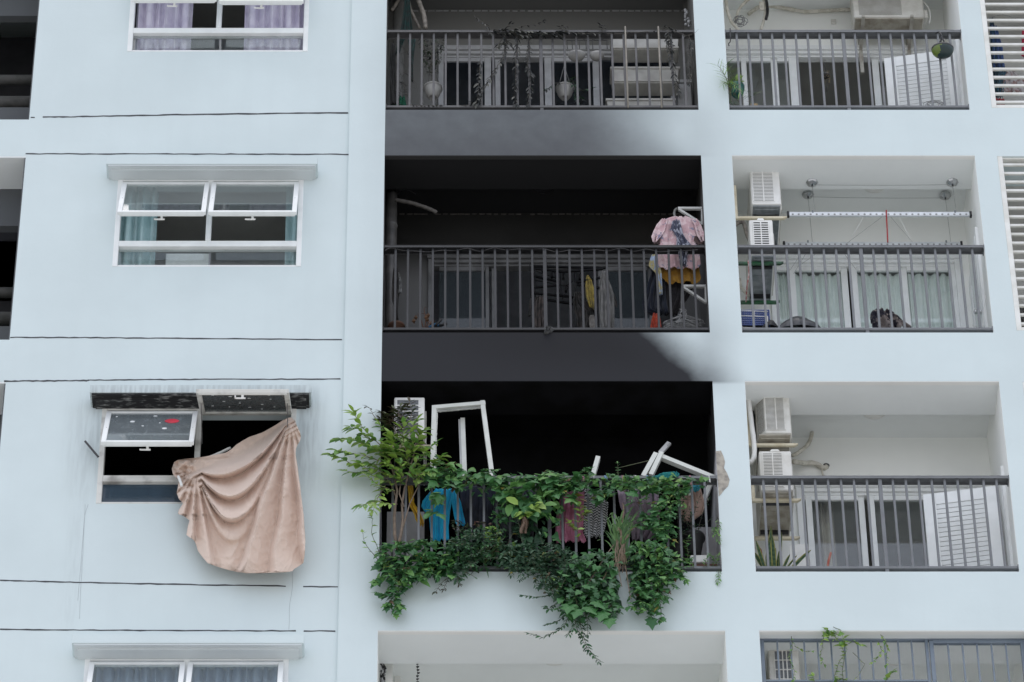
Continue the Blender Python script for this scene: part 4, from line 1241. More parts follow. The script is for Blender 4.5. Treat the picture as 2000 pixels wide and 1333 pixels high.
cloth('sleeve', '', '', [(428, 1293, 1306), (440, 1283, 1301), (453, 1276, 1298), (464, 1272, 1291), (473, 1275, 1283)], .13, floral, folds=1, amp=.014, seed=18, parent=fs_)
cloth('sleeve', '', '', [(428, 1350, 1361), (440, 1356, 1369), (453, 1359, 1374), (464, 1363, 1377), (472, 1368, 1376)], .13, floral, folds=1, amp=.014, seed=19, parent=fs_)
sleeve_shade = clothmat('painted_sleeve_shade', (.09, .06, .055), (.06, .04, .04))  # dark patches painting the shade inside the sleeve openings
cloth('sleeve_opening_shade', '', '', [(460, 1277, 1292), (468, 1275, 1291), (477, 1277, 1290)], .145, sleeve_shade, folds=1, amp=.008, seed=30, parent=fs_)
cloth('sleeve_opening_shade', '', '', [(462, 1356, 1375), (470, 1355, 1376), (477, 1360, 1374)], .145, sleeve_shade, folds=1, amp=.008, seed=44, parent=fs_)
cloth('scarf', 'grey-blue patterned scarf at the neck of the pink floral shirt', 'scarf', [(430, 1314, 1328), (445, 1310, 1332), (455, 1318, 1334), (465, 1322, 1340), (478, 1321, 1352), (500, 1326, 1342), (518, 1328, 1340)], .10, plaid, folds=3, amp=.02, seed=12)
cloth('shirt', 'mustard yellow shirt hanging below the pink floral one', 'shirt', [(510, 1292, 1366), (530, 1292, 1366), (545, 1293, 1369), (552, 1300, 1366)], .24, mustard, folds=3, amp=.02, seed=13)
cloth('trousers', 'dark navy garment hanging left of the mustard shirt', 'garment', [(520, 1276, 1294), (545, 1268, 1298), (575, 1260, 1300), (595, 1254, 1302), (606, 1256, 1304), (614, 1282, 1305)], .26, navy, folds=3, amp=.025, seed=14)
cloth('garment', 'dark brown garment in the shade under the mustard shirt', 'garment', [(548, 1296, 1360), (580, 1297, 1345), (602, 1298, 1330), (615, 1298, 1322)], .32, clothmat('dark_brown_cloth', (.02, .018, .02), (.012, .011, .012)), folds=4, amp=.02, seed=15)
cloth('towel', 'pale blue and yellow towel beside the mustard shirt', 'towel', [(494, 1276, 1286), (505, 1270, 1288), (520, 1267, 1290), (532, 1280, 1292), (550, 1284, 1293), (575, 1287, 1294)], .19, clothmat('yellow_blue_towel', (.42, .37, .20), (.33, .40, .52), scale=9, lo=.48, hi=.52), folds=2, amp=.012, seed=16)
cloth('cloth', 'red-orange cloth on the floor behind the railing', 'cloth', [(612, 1276, 1288), (628, 1272, 1290), (642, 1270, 1292)], .2, clothmat('red_cloth', (.36, .05, .02), (.26, .03, .015)), folds=2, amp=.015, seed=17)
b = MB()
def hanger(b, c, tilt, sc=1.0):
    R = Matrix.Rotation(tilt, 3, 'Y') @ Matrix.Rotation(random.uniform(-.5, .5), 3, 'X')
    P = [(-.2, 0, 0), (.2, 0, 0), (.19, 0, .02), (.02, 0, .09), (0, 0, .10), (-.02, 0, .09), (-.19, 0, .02), (-.2, 0, 0)]
    b.tube([Vector(c) + R @ (Vector(p) * sc) for p in P], .0035, 4)
    b.tube([Vector(c) + R @ (Vector(p) * sc) for p in ((0, 0, .10), (0, 0, .13), (.02, 0, .15), (.015, 0, .17), (-.01, 0, .175))], .0035, 4)
hw = pm('pale_hanger_wire', (.36, .36, .36), rough=.4)
for k in range(11):
    bh = MB(); c = at(1334 + random.uniform(-8, 8), 645 - k * 1.6, .2 + random.uniform(-.05, .05)); hanger(bh, c, random.uniform(-.12, .12), random.uniform(.8, 1))
    single('wire_hanger', 'thin wire hanger in the pile behind the right end of the burnt railing', 'hanger', bh, hw, group='wire hangers piled behind the burnt railing')
# burnt round clothes-peg hanger
y = .45
rk = T('peg_hanger', 'burnt black hanging frame of a clothes dryer with dangling pegs', 'clothes dryer', at(1110, 575, y))
b = MB()
for (u0, v0, u1, v1) in ((1040, 520, 1183, 524), (1042, 524, 1100, 531), (1100, 531, 1178, 526), (1043, 540, 1090, 550), (1125, 552, 1172, 543), (1044, 562, 1090, 557), (1128, 556, 1170, 563), (1044, 573, 1085, 577), (1085, 577, 1122, 581), (1068, 586, 1118, 594)):
    b.bar(at(u0, v0, y + random.uniform(-.15, .15)), at(u1, v1, y + random.uniform(-.15, .15)), .018, .022)
for u, v0, v1 in ((1035, 516, 582), (1044, 520, 580), (1094, 530, 578), (1122, 532, 575), (1083, 528, 545), (1099, 533, 548), (1132, 535, 547)):
    b.bar(at(u, v0, y), at(u + 2, v1, y), .008, .01)
for (u0, v0, u1, v1) in ((1045, 548, 1110, 560), (1112, 556, 1098, 585), (1104, 560, 1118, 550), (1046, 530, 1090, 545)): b.tube([at(u0, v0, y), at(u1, v1, y)], .005, 5)
b.build('frame', M['charblack'], rk)
for u, v in ((1060, 524), (1078, 534), (1100, 537), (1132, 538), (1150, 540), (1090, 560), (1105, 562)):
    MB().box(ax(u, v, y) - .012, ax(u, v, y) + .012, y - .02, y + .02, az(v + 8, y), az(v, y)).build('peg', M['charblack'], rk)
char = clothmat('charred_cloth', (.035, .03, .028), (.012, .012, .012), scale=12)
cloth('charred_garment', 'charred brown garment hanging at the left of the burnt dryer', 'garment', [(578, 1048, 1060), (592, 1042, 1062), (615, 1040, 1063), (636, 1042, 1064), (644, 1043, 1062)], .40, clothmat('scorched_brown', (.07, .055, .05), (.03, .026, .025), scale=12), folds=3, amp=.025, seed=20, rag=4)
cloth('charred_garment', 'narrow charred rag hanging left of the dryer frame', 'rag', [(585, 1034, 1037), (605, 1033, 1037), (618, 1032, 1036)], .42, char, folds=1, amp=.01, seed=21)
cloth('charred_garment', 'black charred garment under the yellow cloth', 'garment', [(570, 1122, 1132), (590, 1120, 1145), (610, 1122, 1166), (630, 1126, 1168), (644, 1127, 1166)], .40, char, folds=4, amp=.03, seed=22, rag=3)
cloth('yellow_cloth', 'scorched yellow cloth hanging from the burnt dryer', 'cloth', [(538, 1146, 1149), (548, 1144, 1156), (560, 1143, 1160), (580, 1145, 1163), (600, 1152, 1163)], .34, clothmat('scorched_yellow', (.30, .23, .05), (.16, .12, .03), scale=22), folds=3, amp=.012, seed=23, rag=2)
gs_ = T('shirt', 'scorched grey shirt with one sleeve hanging right of the yellow cloth', 'shirt', at(1186, 642, .36))
cloth('body', '', '', [(530, 1177, 1183), (545, 1172, 1187), (560, 1169, 1193), (580, 1170, 1199), (600, 1170, 1200), (625, 1172, 1200), (642, 1176, 1200)], .36, clothmat('ash_grey_cloth', (.20, .195, .19), (.12, .118, .115), scale=7), folds=4, amp=.022, seed=24, rag=2, parent=gs_)
cloth('sleeve', '', '', [(566, 1193, 1196), (580, 1193, 1202), (596, 1196, 1206), (600, 1198, 1205)], .38, char, folds=1, amp=.01, seed=25, parent=gs_)
cloth('shoe_sole', 'pale shoe sole hanging among the charred garments', 'shoe', [(616, 1153, 1159), (622, 1150, 1163), (634, 1151, 1164), (643, 1153, 1162)], .34, clothmat('sole', (.16, .15, .14), (.12, .11, .10)), folds=1, amp=.005, seed=26)
cloth('melted_plastic', 'melted grey plastic lump stuck to the middle of the blackened bottom rail', 'melted plastic', [(637, 1068, 1072), (641, 1063, 1083), (647, 1064, 1079), (652, 1063, 1068)], -.01, clothmat('melted_grey', (.09, .09, .09), (.05, .05, .05)), folds=3, amp=.02, seed=27)
pipe('grey wire twisted along the blackened handrail', [(752, 490, -.004)] + [(763 + 25 * k, 486 + (4 if k % 2 else 1) + random.uniform(-3, 4), .01 + .03 * (k % 2)) for k in range(25)], .0025, 'rail1', 'wire', 'wire')
cloth('burnt_plant', 'black burnt hanging plant at the left end of the burnt balcony', 'burnt plant', [(518, 772, 774), (526, 768, 778), (545, 766, 782), (570, 765, 780), (585, 766, 778), (600, 770, 777), (630, 772, 778)], .22, char, folds=3, amp=.04, seed=28, rag=5)
cloth('rag', 'small grey rag beside the burnt hanging plant', 'rag', [(533, 777, 779), (548, 778, 784), (565, 779, 785), (573, 778, 784)], .2, clothmat('grey_rag', (.2, .2, .2), (.08, .08, .08)), folds=2, amp=.012, seed=29)
terr = pm('sooty_terracotta', (.10, .045, .025), (.06, .03, .02), rough=.8)
c = at(774, 650, .25)
single('flower_pot', 'sooty terracotta pot under the burnt hanging plant', 'flower pot', MB().lathe([(0, 0), (.06, 0), (.085, .1), (.092, .1), (.092, .125), (.07, .125), (0, .11)], c - Vector((0, 0, .04)), 18), terr)
t = T('dry_plant', 'withered plant with curled brown leaves in the burnt balcony', 'dry plant', at(830, 650, .3))
b = MB()
for pts in ([(829, 650), (824, 630), (820, 620), (815, 613)], [(829, 650), (832, 625), (828, 605), (830, 600), (835, 603)], [(830, 648), (838, 628), (833, 615), (822, 612)], [(832, 645), (842, 632), (845, 622)]):
    b.tube([at(u, v, .3) for u, v in pts], [.007, .006, .004, .003, .002][:len(pts)], 6)
b.build('stem', terr, t)
b = MB()
for u, v in ((812, 620), (808, 627), (832, 620), (836, 616), (834, 624), (842, 632), (845, 628)):
    b.add([at(u, v - 5, .29), at(u + 4, v, .27), at(u + 1, v + 6, .31), at(u - 4, v + 1, .29)], [(0, 1, 2, 3)])
b.build('leaves', clothmat('dead_leaf', (.14, .07, .035), (.08, .045, .025)), t)
t = T('bicycle_handlebar', 'blue handlebar with black grips showing over the bottom rail', 'handlebar', at(855, 650, .3))
MB().tube([at(838, 640, .3), at(850, 634, .3), at(858, 636, .28)], .014, 8).build('bar', pm('blue_paint', (.02, .12, .26), rough=.4), t)
MB().tube([at(850, 637, .28), at(858, 629, .27), at(862, 624, .27)], .014, 8).build('brake_lever', M['black'], t)
MB().tube([at(858, 637, .28), at(866, 634, .26), at(873, 632, .25)], .017, 8).build('grip', M['black'], t)

# ------------------------------------------------------------------ burnt-out balcony with the plants: bent window frames
M['bent'] = pm('bent_frame_paint', (.64, .65, .61), (.58, .59, .545), rough=.5, scale=8)
y = .16
t = T('bent_window_frame', 'bent white window frame standing like an arch in the burnt-out balcony', 'window frame', at(900, 925, y))
def tbar(pts, w0, name, parent, Y, m='bent', d=.045, burr=0):
    b = MB()
    for (u0, v0, u1, v1) in pts:
        b.bar(at(u0, v0, Y), at(u1, v1, Y), d, w0, up=(0, 1, 0))
    if burr:
        for (u0, v0, u1, v1) in pts:
            for k in range(34):
                f = k / 33
                p = at(u0 + (u1 - u0) * f + burr, v0 + (v1 - v0) * f, Y - .002)
                s_ = random.uniform(.004, .011)
                b.box(p.x - s_, p.x + s_, Y - .012, Y + .006, p.z - .012, p.z + .012)
    return b.build(name, M[m], parent)
tbar([(848, 797, 844, 940)], .060, 'left_stile', t, y, burr=5.5)
tbar([(844, 799, 948, 790)], .058, 'top_rail', t, y + .003)
b = MB()
for k in range(40):
    f = k / 39; p = at(858 + 80 * f, 803.5 - 7 * f, y - .002); s_ = random.uniform(.004, .010)
    b.box(p.x - .009, p.x + .009, y - .01, y + .006, p.z - s_, p.z + s_)
b.build('torn_edge', M['bent'], t)
tbar([(942, 786, 963, 945)], .058, 'right_stile', t, y + .006)
t = T('frame_bar', 'upright white profile bar standing inside the bent frame', 'frame bar', at(905, 925, .3))
tbar([(903.5, 819, 908, 940)], .042, 'profile', t, .3); tbar([(899.5, 820, 904, 935)], .012, 'groove', t, .29, 'alu1')
t = T('frame_bar', 'short slanted white bar sticking up behind the handrail', 'frame bar', at(1160, 932, .16))
tbar([(1168, 895, 1156, 938)], .062, 'profile', t, .16)
t = T('bent_window_frame', 'broken white frame corner leaning over the handrail at the right', 'window frame', at(1300, 930, .14))
tbar([(1281, 887, 1256, 932)], .046, 'stile', t, .14); tbar([(1292, 886, 1271, 930)], .056, 'stile', t, .15)
tbar([(1290, 893, 1394, 935)], .058, 'rail', t, .17); tbar([(1289, 886, 1307, 866)], .030, 'hook_profile', t, .16, 'alu1')
pipe('prong at the tip of the broken frame corner', [(1304, 870, .14), (1306, 866, .14), (1309, 866, .14)], .006, 'alu1', 'frame_prong', 'prong')
tbar([(1372, 985, 1388, 945)], .058, 'white_plank', T('frame_bar', 'white bar leaning behind the right end of the planted railing', 'frame bar', at(1375, 985, .3)), .3)
# laundry behind the plants
cyan = clothmat('bright_blue_shirt_cloth', (.02, .42, .68), (.015, .35, .60), scale=5)
cy_ = T('shirt', 'bright cyan shirt hanging behind the railing, left of the navy trousers', 'shirt', at(860, 1055, .2))
cloth('body', '', '', [(955, 850, 884), (970, 842, 885), (1000, 838, 879), (1030, 840, 876), (1056, 842, 877)], .2, cyan, folds=3, amp=.02, seed=31, parent=cy_)
cloth('sleeve', '', '', [(955, 879, 890), (980, 882, 900), (1010, 887, 906), (1026, 891, 909)], .19, cyan, folds=2, amp=.014, seed=32, parent=cy_)
cloth('sleeve', '', '', [(960, 840, 852), (978, 826, 846), (990, 823, 843), (1000, 829, 840)], .19, cyan, folds=2, amp=.014, seed=33, parent=cy_)
cloth('cloth', 'mustard yellow twisted cloth left of the cyan shirt', 'cloth', [(948, 796, 806), (970, 798, 808), (982, 799, 809), (990, 800, 815), (1005, 809, 822), (1018, 812, 827), (1026, 818, 828)], .12, clothmat('yellow_cloth', (.58, .36, .02), (.48, .28, .02)), folds=2, amp=.02, seed=33)
cloth('garment', 'navy trousers hanging right of the cyan shirt', 'trousers', [(950, 898, 972), (1000, 900, 968), (1060, 902, 964)], .3, navy, folds=5, amp=.025, seed=34)
cloth('garment', 'dark blue garment hanging behind the vine', 'garment', [(950, 975, 1050), (1000, 976, 1046), (1060, 978, 1040)], .32, clothmat('dark_blue_grey_cloth', (.02, .024, .03), (.012, .014, .02)), folds=5, amp=.025, seed=35)
pinkm = clothmat('pink_cloth', (.50, .20, .29), (.38, .13, .20), scale=9)
cloth('garment', 'pink garment hanging behind the vine, left of the striped one', 'garment', [(960, 1098, 1142), (985, 1090, 1140), (1010, 1086, 1140), (1040, 1084, 1138), (1058, 1086, 1145)], .12, pinkm, folds=4, amp=.025, seed=36, rag=4)
cloth('garment', 'black and white striped garment behind the vine', 'garment', [(955, 1132, 1152), (980, 1137, 1188), (1010, 1138, 1186), (1040, 1140, 1180), (1048, 1142, 1176)], .17, stripes('black_white_stripes', (.52, .52, .52), (.012, .012, .014), 190), folds=4, amp=.02, seed=37)
mauve = clothmat('mauve_cloth', (.26, .20, .24), (.19, .15, .18), scale=6)
cloth('garment', 'grey mauve shirt hanging right of the lemongrass', 'shirt', [(955, 1205, 1285), (990, 1212, 1290), (1030, 1232, 1288), (1055, 1236, 1270)], .25, mauve, folds=4, amp=.025, seed=38)
cloth('shirt', 'beige shirt with a pale chest label at the right end of the planted railing', 'shirt', [(951, 1340, 1368), (965, 1330, 1372), (985, 1325, 1378), (1005, 1324, 1372), (1018, 1335, 1350)], .2, clothmat('beige_shirt_cloth', (.40, .28, .23), (.34, .235, .19), scale=5), folds=3, amp=.02, seed=39)
cloth('cloth', 'turquoise cloth folded over the line above the beige shirt', 'cloth', [(946, 1338, 1368), (953, 1338, 1369), (960, 1340, 1364)], .15, clothmat('turquoise_cloth', (.03, .24, .29), (.02, .18, .22)), folds=3, amp=.012, seed=40)
cloth('cloth', 'turquoise rag knotted on the handrail near the broken frame', 'rag', [(922, 1316, 1322), (925, 1296, 1326), (930, 1280, 1327), (936, 1272, 1300)], -.03, clothmat('teal_rag', (.04, .28, .28), (.02, .17, .18), scale=15), folds=5, amp=.022, seed=41)
single('shirt_label', 'pale label on the chest of the beige shirt', 'label', MB().box(ax(1345, 964, .15), ax(1354, 964, .15), .155, .158, az(967, .15), az(961, .15)), M['white'])
cloth('clear_plastic', 'clear plastic bag hanging behind the vine near the dead leaf', 'bag', [(985, 974, 984), (1000, 972, 992), (1015, 974, 998), (1040, 985, 1005)], .1, clothmat('grey_plastic', (.10, .11, .12), (.06, .065, .07)), folds=3, amp=.02, seed=42)
single('board', 'pale grey board leaning inside the left end of the planted balcony', 'board', MB().box(ax(756, 1000, .5), ax(829, 1000, .5), .5, .53, SILLS[2] - .05, az(1000, .5)), pm('grey_board', (.40, .385, .39), (.33, .32, .325), rough=.7, scale=3))
single('board', 'pale board standing behind the black pot at the right end', 'board', MB().box(ax(1352, 1020, .6), ax(1400, 1020, .6), .6, .63, SILLS[2] - .05, az(1030, .6)), pm('grey_board_2', (.36, .35, .36), (.30, .29, .30), rough=.7, scale=3))
c = at(1355, 1082, .2)
single('flower_pot', 'large black plastic pot behind the right end of the planted railing', 'flower pot', MB().lathe([(0, 0), (.075, 0), (.105, .19), (.12, .19), (.12, .215), (.1, .215), (0, .2)], c, 22), M['black'])
c = at(1325, 1090, .25)
single('flower_pot', 'smaller black pot left of the large black plastic pot', 'flower pot', MB().lathe([(0, 0), (.07, 0), (.095, .17), (.105, .17), (.105, .19), (.09, .19), (0, .18)], c, 20), M['black'])
single('foam_box', 'white foam box below the large black pot', 'box', MB().box(ax(1348, 1095, .16), ax(1385, 1095, .16), .16, .4, az(1098, .16), az(1084, .16)), M['white'], bevel=.01)
single('soil_tray', 'brown tray of soil behind the bottom rail at the right end', 'tray', MB().box(ax(1350, 1112, .12), ax(1402, 1112, .12), .12, .4, az(1114, .12), az(1101, .12)), pm('soil', (.07, .04, .03), (.11, .05, .035), rough=.95, scale=30), bevel=.008)
# little clips and ties along the planted handrail
tie = [clothmat('blue_tie', (.22, .36, .5), (.16, .28, .42)), clothmat('white_tie', (.6, .6, .58), (.5, .5, .48)), clothmat('pink_tie', (.5, .3, .32), (.4, .2, .24))]
for k, (u, w, dy) in enumerate(((931, 4, 10), (956, 5, 9), (1042, 4, 8), (1060, 4, 8), (1135, 6, 10), (1158, 3, 16), (1180, 6, 10), (1214, 5, 8), (1238, 6, 10), (1262, 5, 9), (1346, 4, 18), (1383, 4, 12))):
    mk = tie[(k * 2) % 3]
    oz = ('first', 'second', 'third', 'fourth', 'fifth', 'sixth', 'seventh', 'eighth', 'ninth', 'tenth', 'eleventh', 'twelfth')[k]
    cloth('cord_tie', '%s cloth tie on the planted handrail, the %s from the left' % (('pale blue', 'white', 'pink')[(k * 2) % 3], oz), 'tie', [(929, u, u + w * .7), (934, u + 1, u + w), (930 + dy, u + 2, u + w + 1)], -.012, mk, folds=1, amp=.008, nu=6, nv=8, seed=50 + k, group='cloth ties along the planted handrail')
# ------------------------------------------------------------------ right balconies: small things
hel = T('helmet', 'green and black helmet hanging upside down from the top railing', 'helmet', at(1842, 108, .0))
c = at(1842, 108, -.06)
lp = MB(); R_ = .118
prof = [(R_ * sin(a), -R_ * .78 * cos(a) + .075) for a in [i * pi / 18 for i in range(10)]]
lp.lathe(prof, c, 26, squash=.85); lp.build('shell', pm('lime_and_dark_shell', (.10, .13, .02), (.012, .028, .028), rough=.3, scale=4, lo=.42, hi=.5), hel)
MB().lathe([(R_ * .98, .07), (R_ * 1.03, .078), (R_ * 1.03, .095), (R_ * .92, .095), (R_ * .7, .06), (0, .0)], c, 26, squash=.85).build('liner', M['black'], hel)
b = MB(); b.tube([c + Vector((-.06, 0, .09)), c + Vector((-.02, -.05, .16)), c + Vector((.0, -.065, .24)), c + Vector((-.03, -.06, .30)), c + Vector((-.06, -.02, .32))], .010, 6); b.tube([c + Vector((.06, 0, .09)), c + Vector((.02, -.05, .14)), c + Vector((.0, -.065, .2))], .010, 6)
b.build('strap', M['black'], hel)
sh_ = [o for o in hel.children if o.name.startswith('shell')][0]
sh_.data.materials.append(pm('lime_shell', (.12, .17, .03), (.09, .13, .02), rough=.3))
for p_ in sh_.data.polygons:
    if p_.center.x + .25 * p_.center.y < -.075: p_.material_index = 1
ln = T('bead_lantern', 'small dark bead lantern hanging in the open door', 'lantern', at(1614, 176, .5))
y = .5
b = MB(); b.lathe([(0, .17), (.035, .17), (.048, .145), (.046, .13), (.0, .13)], at(1614, 166, y), 8); b.tube([at(1612, 117, y), at(1610, 126, y), at(1613, 140, y)], .003, 5); b.build('cap', M['black'], ln)
b = MB()
for k in range(60):
    a = random.random() * 6.28; zz = random.uniform(142, 168); rr2 = .04
    p = at(1614, zz, y) + Vector((rr2 * cos(a), rr2 * sin(a), 0)); s_ = .006
    b.lathe([(0, -s_), (s_, 0), (0, s_)], p, 5)
b.build('beads', pm('amber_beads', (.36, .27, .16), (.10, .07, .04), rough=.3, scale=60), ln)
MB().tube([at(1614, 168, y), at(1615, 180, y)], .004, 5).build('tassel', M['black'], ln)
c = at(1440, 187, .2)
gp = T('flower_pot', 'teal green pot with young plant behind the top railing', 'flower pot', c)
MB().lathe([(0, 0), (.05, 0), (.07, .04), (.083, .11), (.085, .14), (.07, .14), (0, .12)], c, 22).build('pot', pm('teal_pot', (.01, .16, .13), (.01, .10, .09), rough=.35), gp)
single('wood_block', 'small pale wooden block behind the bottom rail of the top right balcony', 'block', MB().box(ax(1466, 205, .15), ax(1480, 205, .15), .15, .25, az(212, .15), az(202, .15)), pm('pale_wood', (.5, .38, .22), (.42, .3, .16)), bevel=.004)
b = MB()
for k in range(6):
    cu, cv = 1822 + random.uniform(-8, 8), 205 + random.uniform(-3, 3)
    b.tube([at(cu + 16 * cos(j * .7 + k), cv + 6 * sin(j * .7 + k), .3) for j in range(10)], .0035, 4)
single('wire_bundle', 'tangle of bare wire in front of the open louvred door at the top', 'wire', b, M['wire'])
pipe('black strap hook hanging at the left end of the top right railing', [(1426, 56, -.005), (1426.5, 66, -.01), (1427, 76, -.01), (1426, 82, -.0), (1423, 86, .0), (1424, 90, .0)], .006, 'black', 'strap_hook', 'strap')
# curtained balcony: crate, bags, camouflage jacket
y = .2
cr = T('plastic_crate', 'blue plastic crate in the white wire stand', 'crate', at(1470, 640, y))
blu = pm('blue_plastic', (.05, .09, .30), (.035, .065, .22), rough=.4)
x0, x1 = ax(1446, 620, y), ax(1503, 620, y); z0, z1 = az(634, y), az(606, y)
b = MB()
for k in range(9):
    z = z0 + (z1 - z0) * k / 8; b.box(x0, x1, y, y + .012, z - .005, z + .005); b.box(x1 - .012, x1, y + .012, y + .3, z - .005, z + .005)
for k in range(17):
    x = x0 + (x1 - x0) * k / 16; b.box(x - .004, x + .004, y + .002, y + .010, z0, z1)
for k in range(10):
    yy = y + .02 + .28 * k / 9; b.box(x1 - .01, x1 - .002, yy - .004, yy + .004, z0, z1)
b.build('lattice', blu, cr)
MB().box(x0, x1, y + .05, y + .3, z0 + .02, z0 + .10).build('contents', M['black'], cr)
b = MB()
for v in (607, 617, 640):
    b.tube([at(1446, v, y - .02), at(1500, v + 2, y - .02)], .005, 6)
b.tube([at(1499, 618, y - .02), at(1500, 645, y - .02)], .006, 6); b.tube([at(1473, 607, y - .02), at(1474, 618, y - .02)], .004, 6)
single('wire_stand', 'white wire stand round the blue plastic crate', 'stand', b, M['white'])
def lump(label, cat, name, u0, u1, v0, v1, Y, mat, seed, dep=.12, flat=.0, peak=.5):
    p = at(u0, v1, Y); w = ax(u1, v1, Y) - p.x; h = az(v0, Y) - p.z
    rnd = Vector((seed * 1.7, seed * .9, 2))
    def fn(s, t):
        a = (s * 2 - 1) * pi * .5
        k = (s - peak) / (peak if s < peak else 1 - peak)
        prof = max(0, 1 - abs(k) ** 1.5) ** .7
        th = t * pi
        n_ = noise.noise(Vector((s * 3, t * 3, 0)) + rnd) * .25 + noise.noise(Vector((s * 9, t * 8, 0)) + rnd) * .13
        return Vector((p.x + w * s, Y - dep * cos(th) * (.4 + .6 * prof), p.z + h * prof * sin(th) ** .7 * (1 + n_ * prof) - .03))
    return single(name, label, cat, MB().grid(fn, 36, 22), mat)
bagm = pm('grey_bin_bag', (.055, .06, .07), (.03, .033, .04), rough=.32, scale=10, bump=.4, bscale=24)
lump('dark grey umbrella-like bag lying behind the bottom rail', 'bag', 'bag', 1516, 1606, 618, 646, .24, bagm, 1, peak=.5)
lump('black rubbish lying beside the blue crate', 'bag', 'bag', 1486, 1522, 628, 646, .22, M['black'], 5)
camo_c = clothmat('camouflage_cloth', (.20, .17, .16), (.022, .020, .030), scale=9, lo=.47, hi=.53, third=(.36, .31, .28))
cloth('camouflage_jacket', 'camouflage jacket lying in a heap behind the railing', 'jacket', [(603, 1706, 1738), (608, 1701, 1746), (616, 1700, 1752), (620, 1700, 1758), (626, 1701, 1770), (634, 1703, 1778), (646, 1705, 1782)], .16, camo_c, folds=3, amp=.05, nu=36, seed=61)
pipe('thin white cord hanging from the knob of the closed louvred door', [(1925, 575, .2), (1922, 610, .2), (1919, 640, .2)], .004, 'white', 'cord', 'cord')
pipe('pink and white string hanging from the green bracket', [(1461, 510, .26), (1463, 525, .26), (1462, 540, .26), (1459, 560, .3), (1457, 590, .5)], .008, 'pink_string', 'string', 'string')
# lowest visible balconies
pipe('red-orange tube standing behind the bottom rail beside the snake plant', [(1617, 1108, .3), (1618, 1098, .3), (1621, 1086, .3), (1623, 1080, .3)], [.012][0], 'red_tube', 'tube', 'tube')
single('cardboard', 'white board standing behind the snake plant', 'board', MB().box(ax(1541, 1063, .7), ax(1578, 1063, .7), .7, .72, SILLS[2] - .1, az(1063, .7)), M['white'])
cloth('cloth', 'red cloth scrap behind the snake plant leaves', 'cloth', [(1072, 1484, 1487), (1085, 1485, 1490), (1100, 1487, 1492)], .3, clothmat('dark_red_cloth', (.3, .02, .03), (.2, .01, .02)), folds=1, amp=.01, seed=63)
# things behind the louvred window at the top right
for lb, rows, mat_, sd in (('blue towel hanging behind the top louvred window', [(50, 1934, 1946), (90, 1936, 1958), (135, 1938, 1964)], clothmat('towel_blue', (.05, .09, .22), (.03, .06, .15)), 70),
                           ('dark garment left of the blue towel behind the louvres', [(35, 1932, 1940), (80, 1934, 1944), (190, 1938, 1950)], clothmat('dark_teal', (.01, .06, .09), (.02, .03, .05)), 71),
                           ('red garment at the right edge behind the louvres', [(55, 1996, 2030), (110, 1995, 2034)], clothmat('crimson', (.34, .02, .05), (.25, .01, .04)), 72),
                           ('white plastic bag of vegetables behind the louvres', [(138, 1966, 1982), (155, 1960, 2000), (180, 1956, 2020)], clothmat('bag_white', (.42, .40, .40), (.24, .15, .14), scale=18), 73),
                           ('red basket at the bottom of the louvred window', [(193, 1942, 1962), (212, 1942, 1964)], clothmat('red_basket', (.36, .01, .02), (.2, .01, .02)), 74),
                           ('blue plastic bag beside the white one behind the louvres', [(134, 1944, 1966), (165, 1944, 1964), (190, 1944, 1958)], clothmat('bag_blue', (.06, .14, .20), (.03, .05, .06), scale=16), 75),
                           ('dark heap behind the lower louvred window', [(600, 1978, 2050), (640, 1980, 2060)], clothmat('dark_heap', (.10, .095, .09), (.02, .02, .02), scale=18), 76)):
    cloth('hanging_cloth' if sd < 73 else 'bag', lb, 'cloth' if sd < 73 else 'bag', rows, .35, mat_, folds=3, amp=.02, seed=sd)
b = MB(); hanger(b, at(1957, 38, .3), 0, .8); single('wire_hanger', 'wire hanger hooked behind the top louvred window', 'hanger', b, M['wire'])
# blue-grey grille of the lowest right balcony
gm = pm('blue_grey_grille_paint', (.16, .195, .235), (.13, .16, .20), rough=.45, scale=5)
M['grille'] = gm
gr = T('window_grille', 'blue-grey steel security grille closing the lowest right balcony', 'grille', (X_RL + 1.5, .1, SILLS[3]))
zt = TOPS[3] - .0; yg = .12
zt = az(1245, yg)
b = MB(); x0 = X_RL + .01; xm = ax(1814, 1260, yg)
b.box(x0, X_END - 2.9, yg, yg + .04, zt - .035, zt); b.box(x0, x0 + .04, yg, yg + .04, SILLS[3], zt - .035)
b.box(xm - .035, xm - .005, yg, yg + .04, SILLS[3], zt - .035)
b.build('grille_frame', gm, gr, bevel=.003, seg=1)
b = MB(); x2 = X_RR - .01
b.box(xm + .005, xm + .045, yg - .012, yg + .03, SILLS[3], zt - .05); b.box(xm + .045, x2 - .04, yg - .012, yg + .03, zt - .08, zt - .045); b.box(x2 - .04, x2, yg - .012, yg + .03, SILLS[3], zt - .045)
b.build('grille_leaf', gm, gr, bevel=.003, seg=1)
me = MB().box(-.008, .008, -.008, .008, SILLS[3] - zt + .0, -.036).mesh('bar', gm)
nb = 12; 
for i in range(1, nb): inst('bar', me, gr, (x0 + .04 + (xm - .075 - x0) * i / nb - gr.location.x, yg + .02 - gr.location.y, zt - gr.location.z))
for i in range(1, 6): inst('bar', me, gr, (xm + .045 + (x2 - .04 - xm - .045) * i / 6 - gr.location.x, yg + .008 - gr.location.y, zt - .045 - gr.location.z))
b = MB(); zz = az(1329, yg); b.box(x0 + .04, xm - .035, yg + .004, yg + .028, zz - .01, zz + .01); b.build('cross_bar', gm, gr)
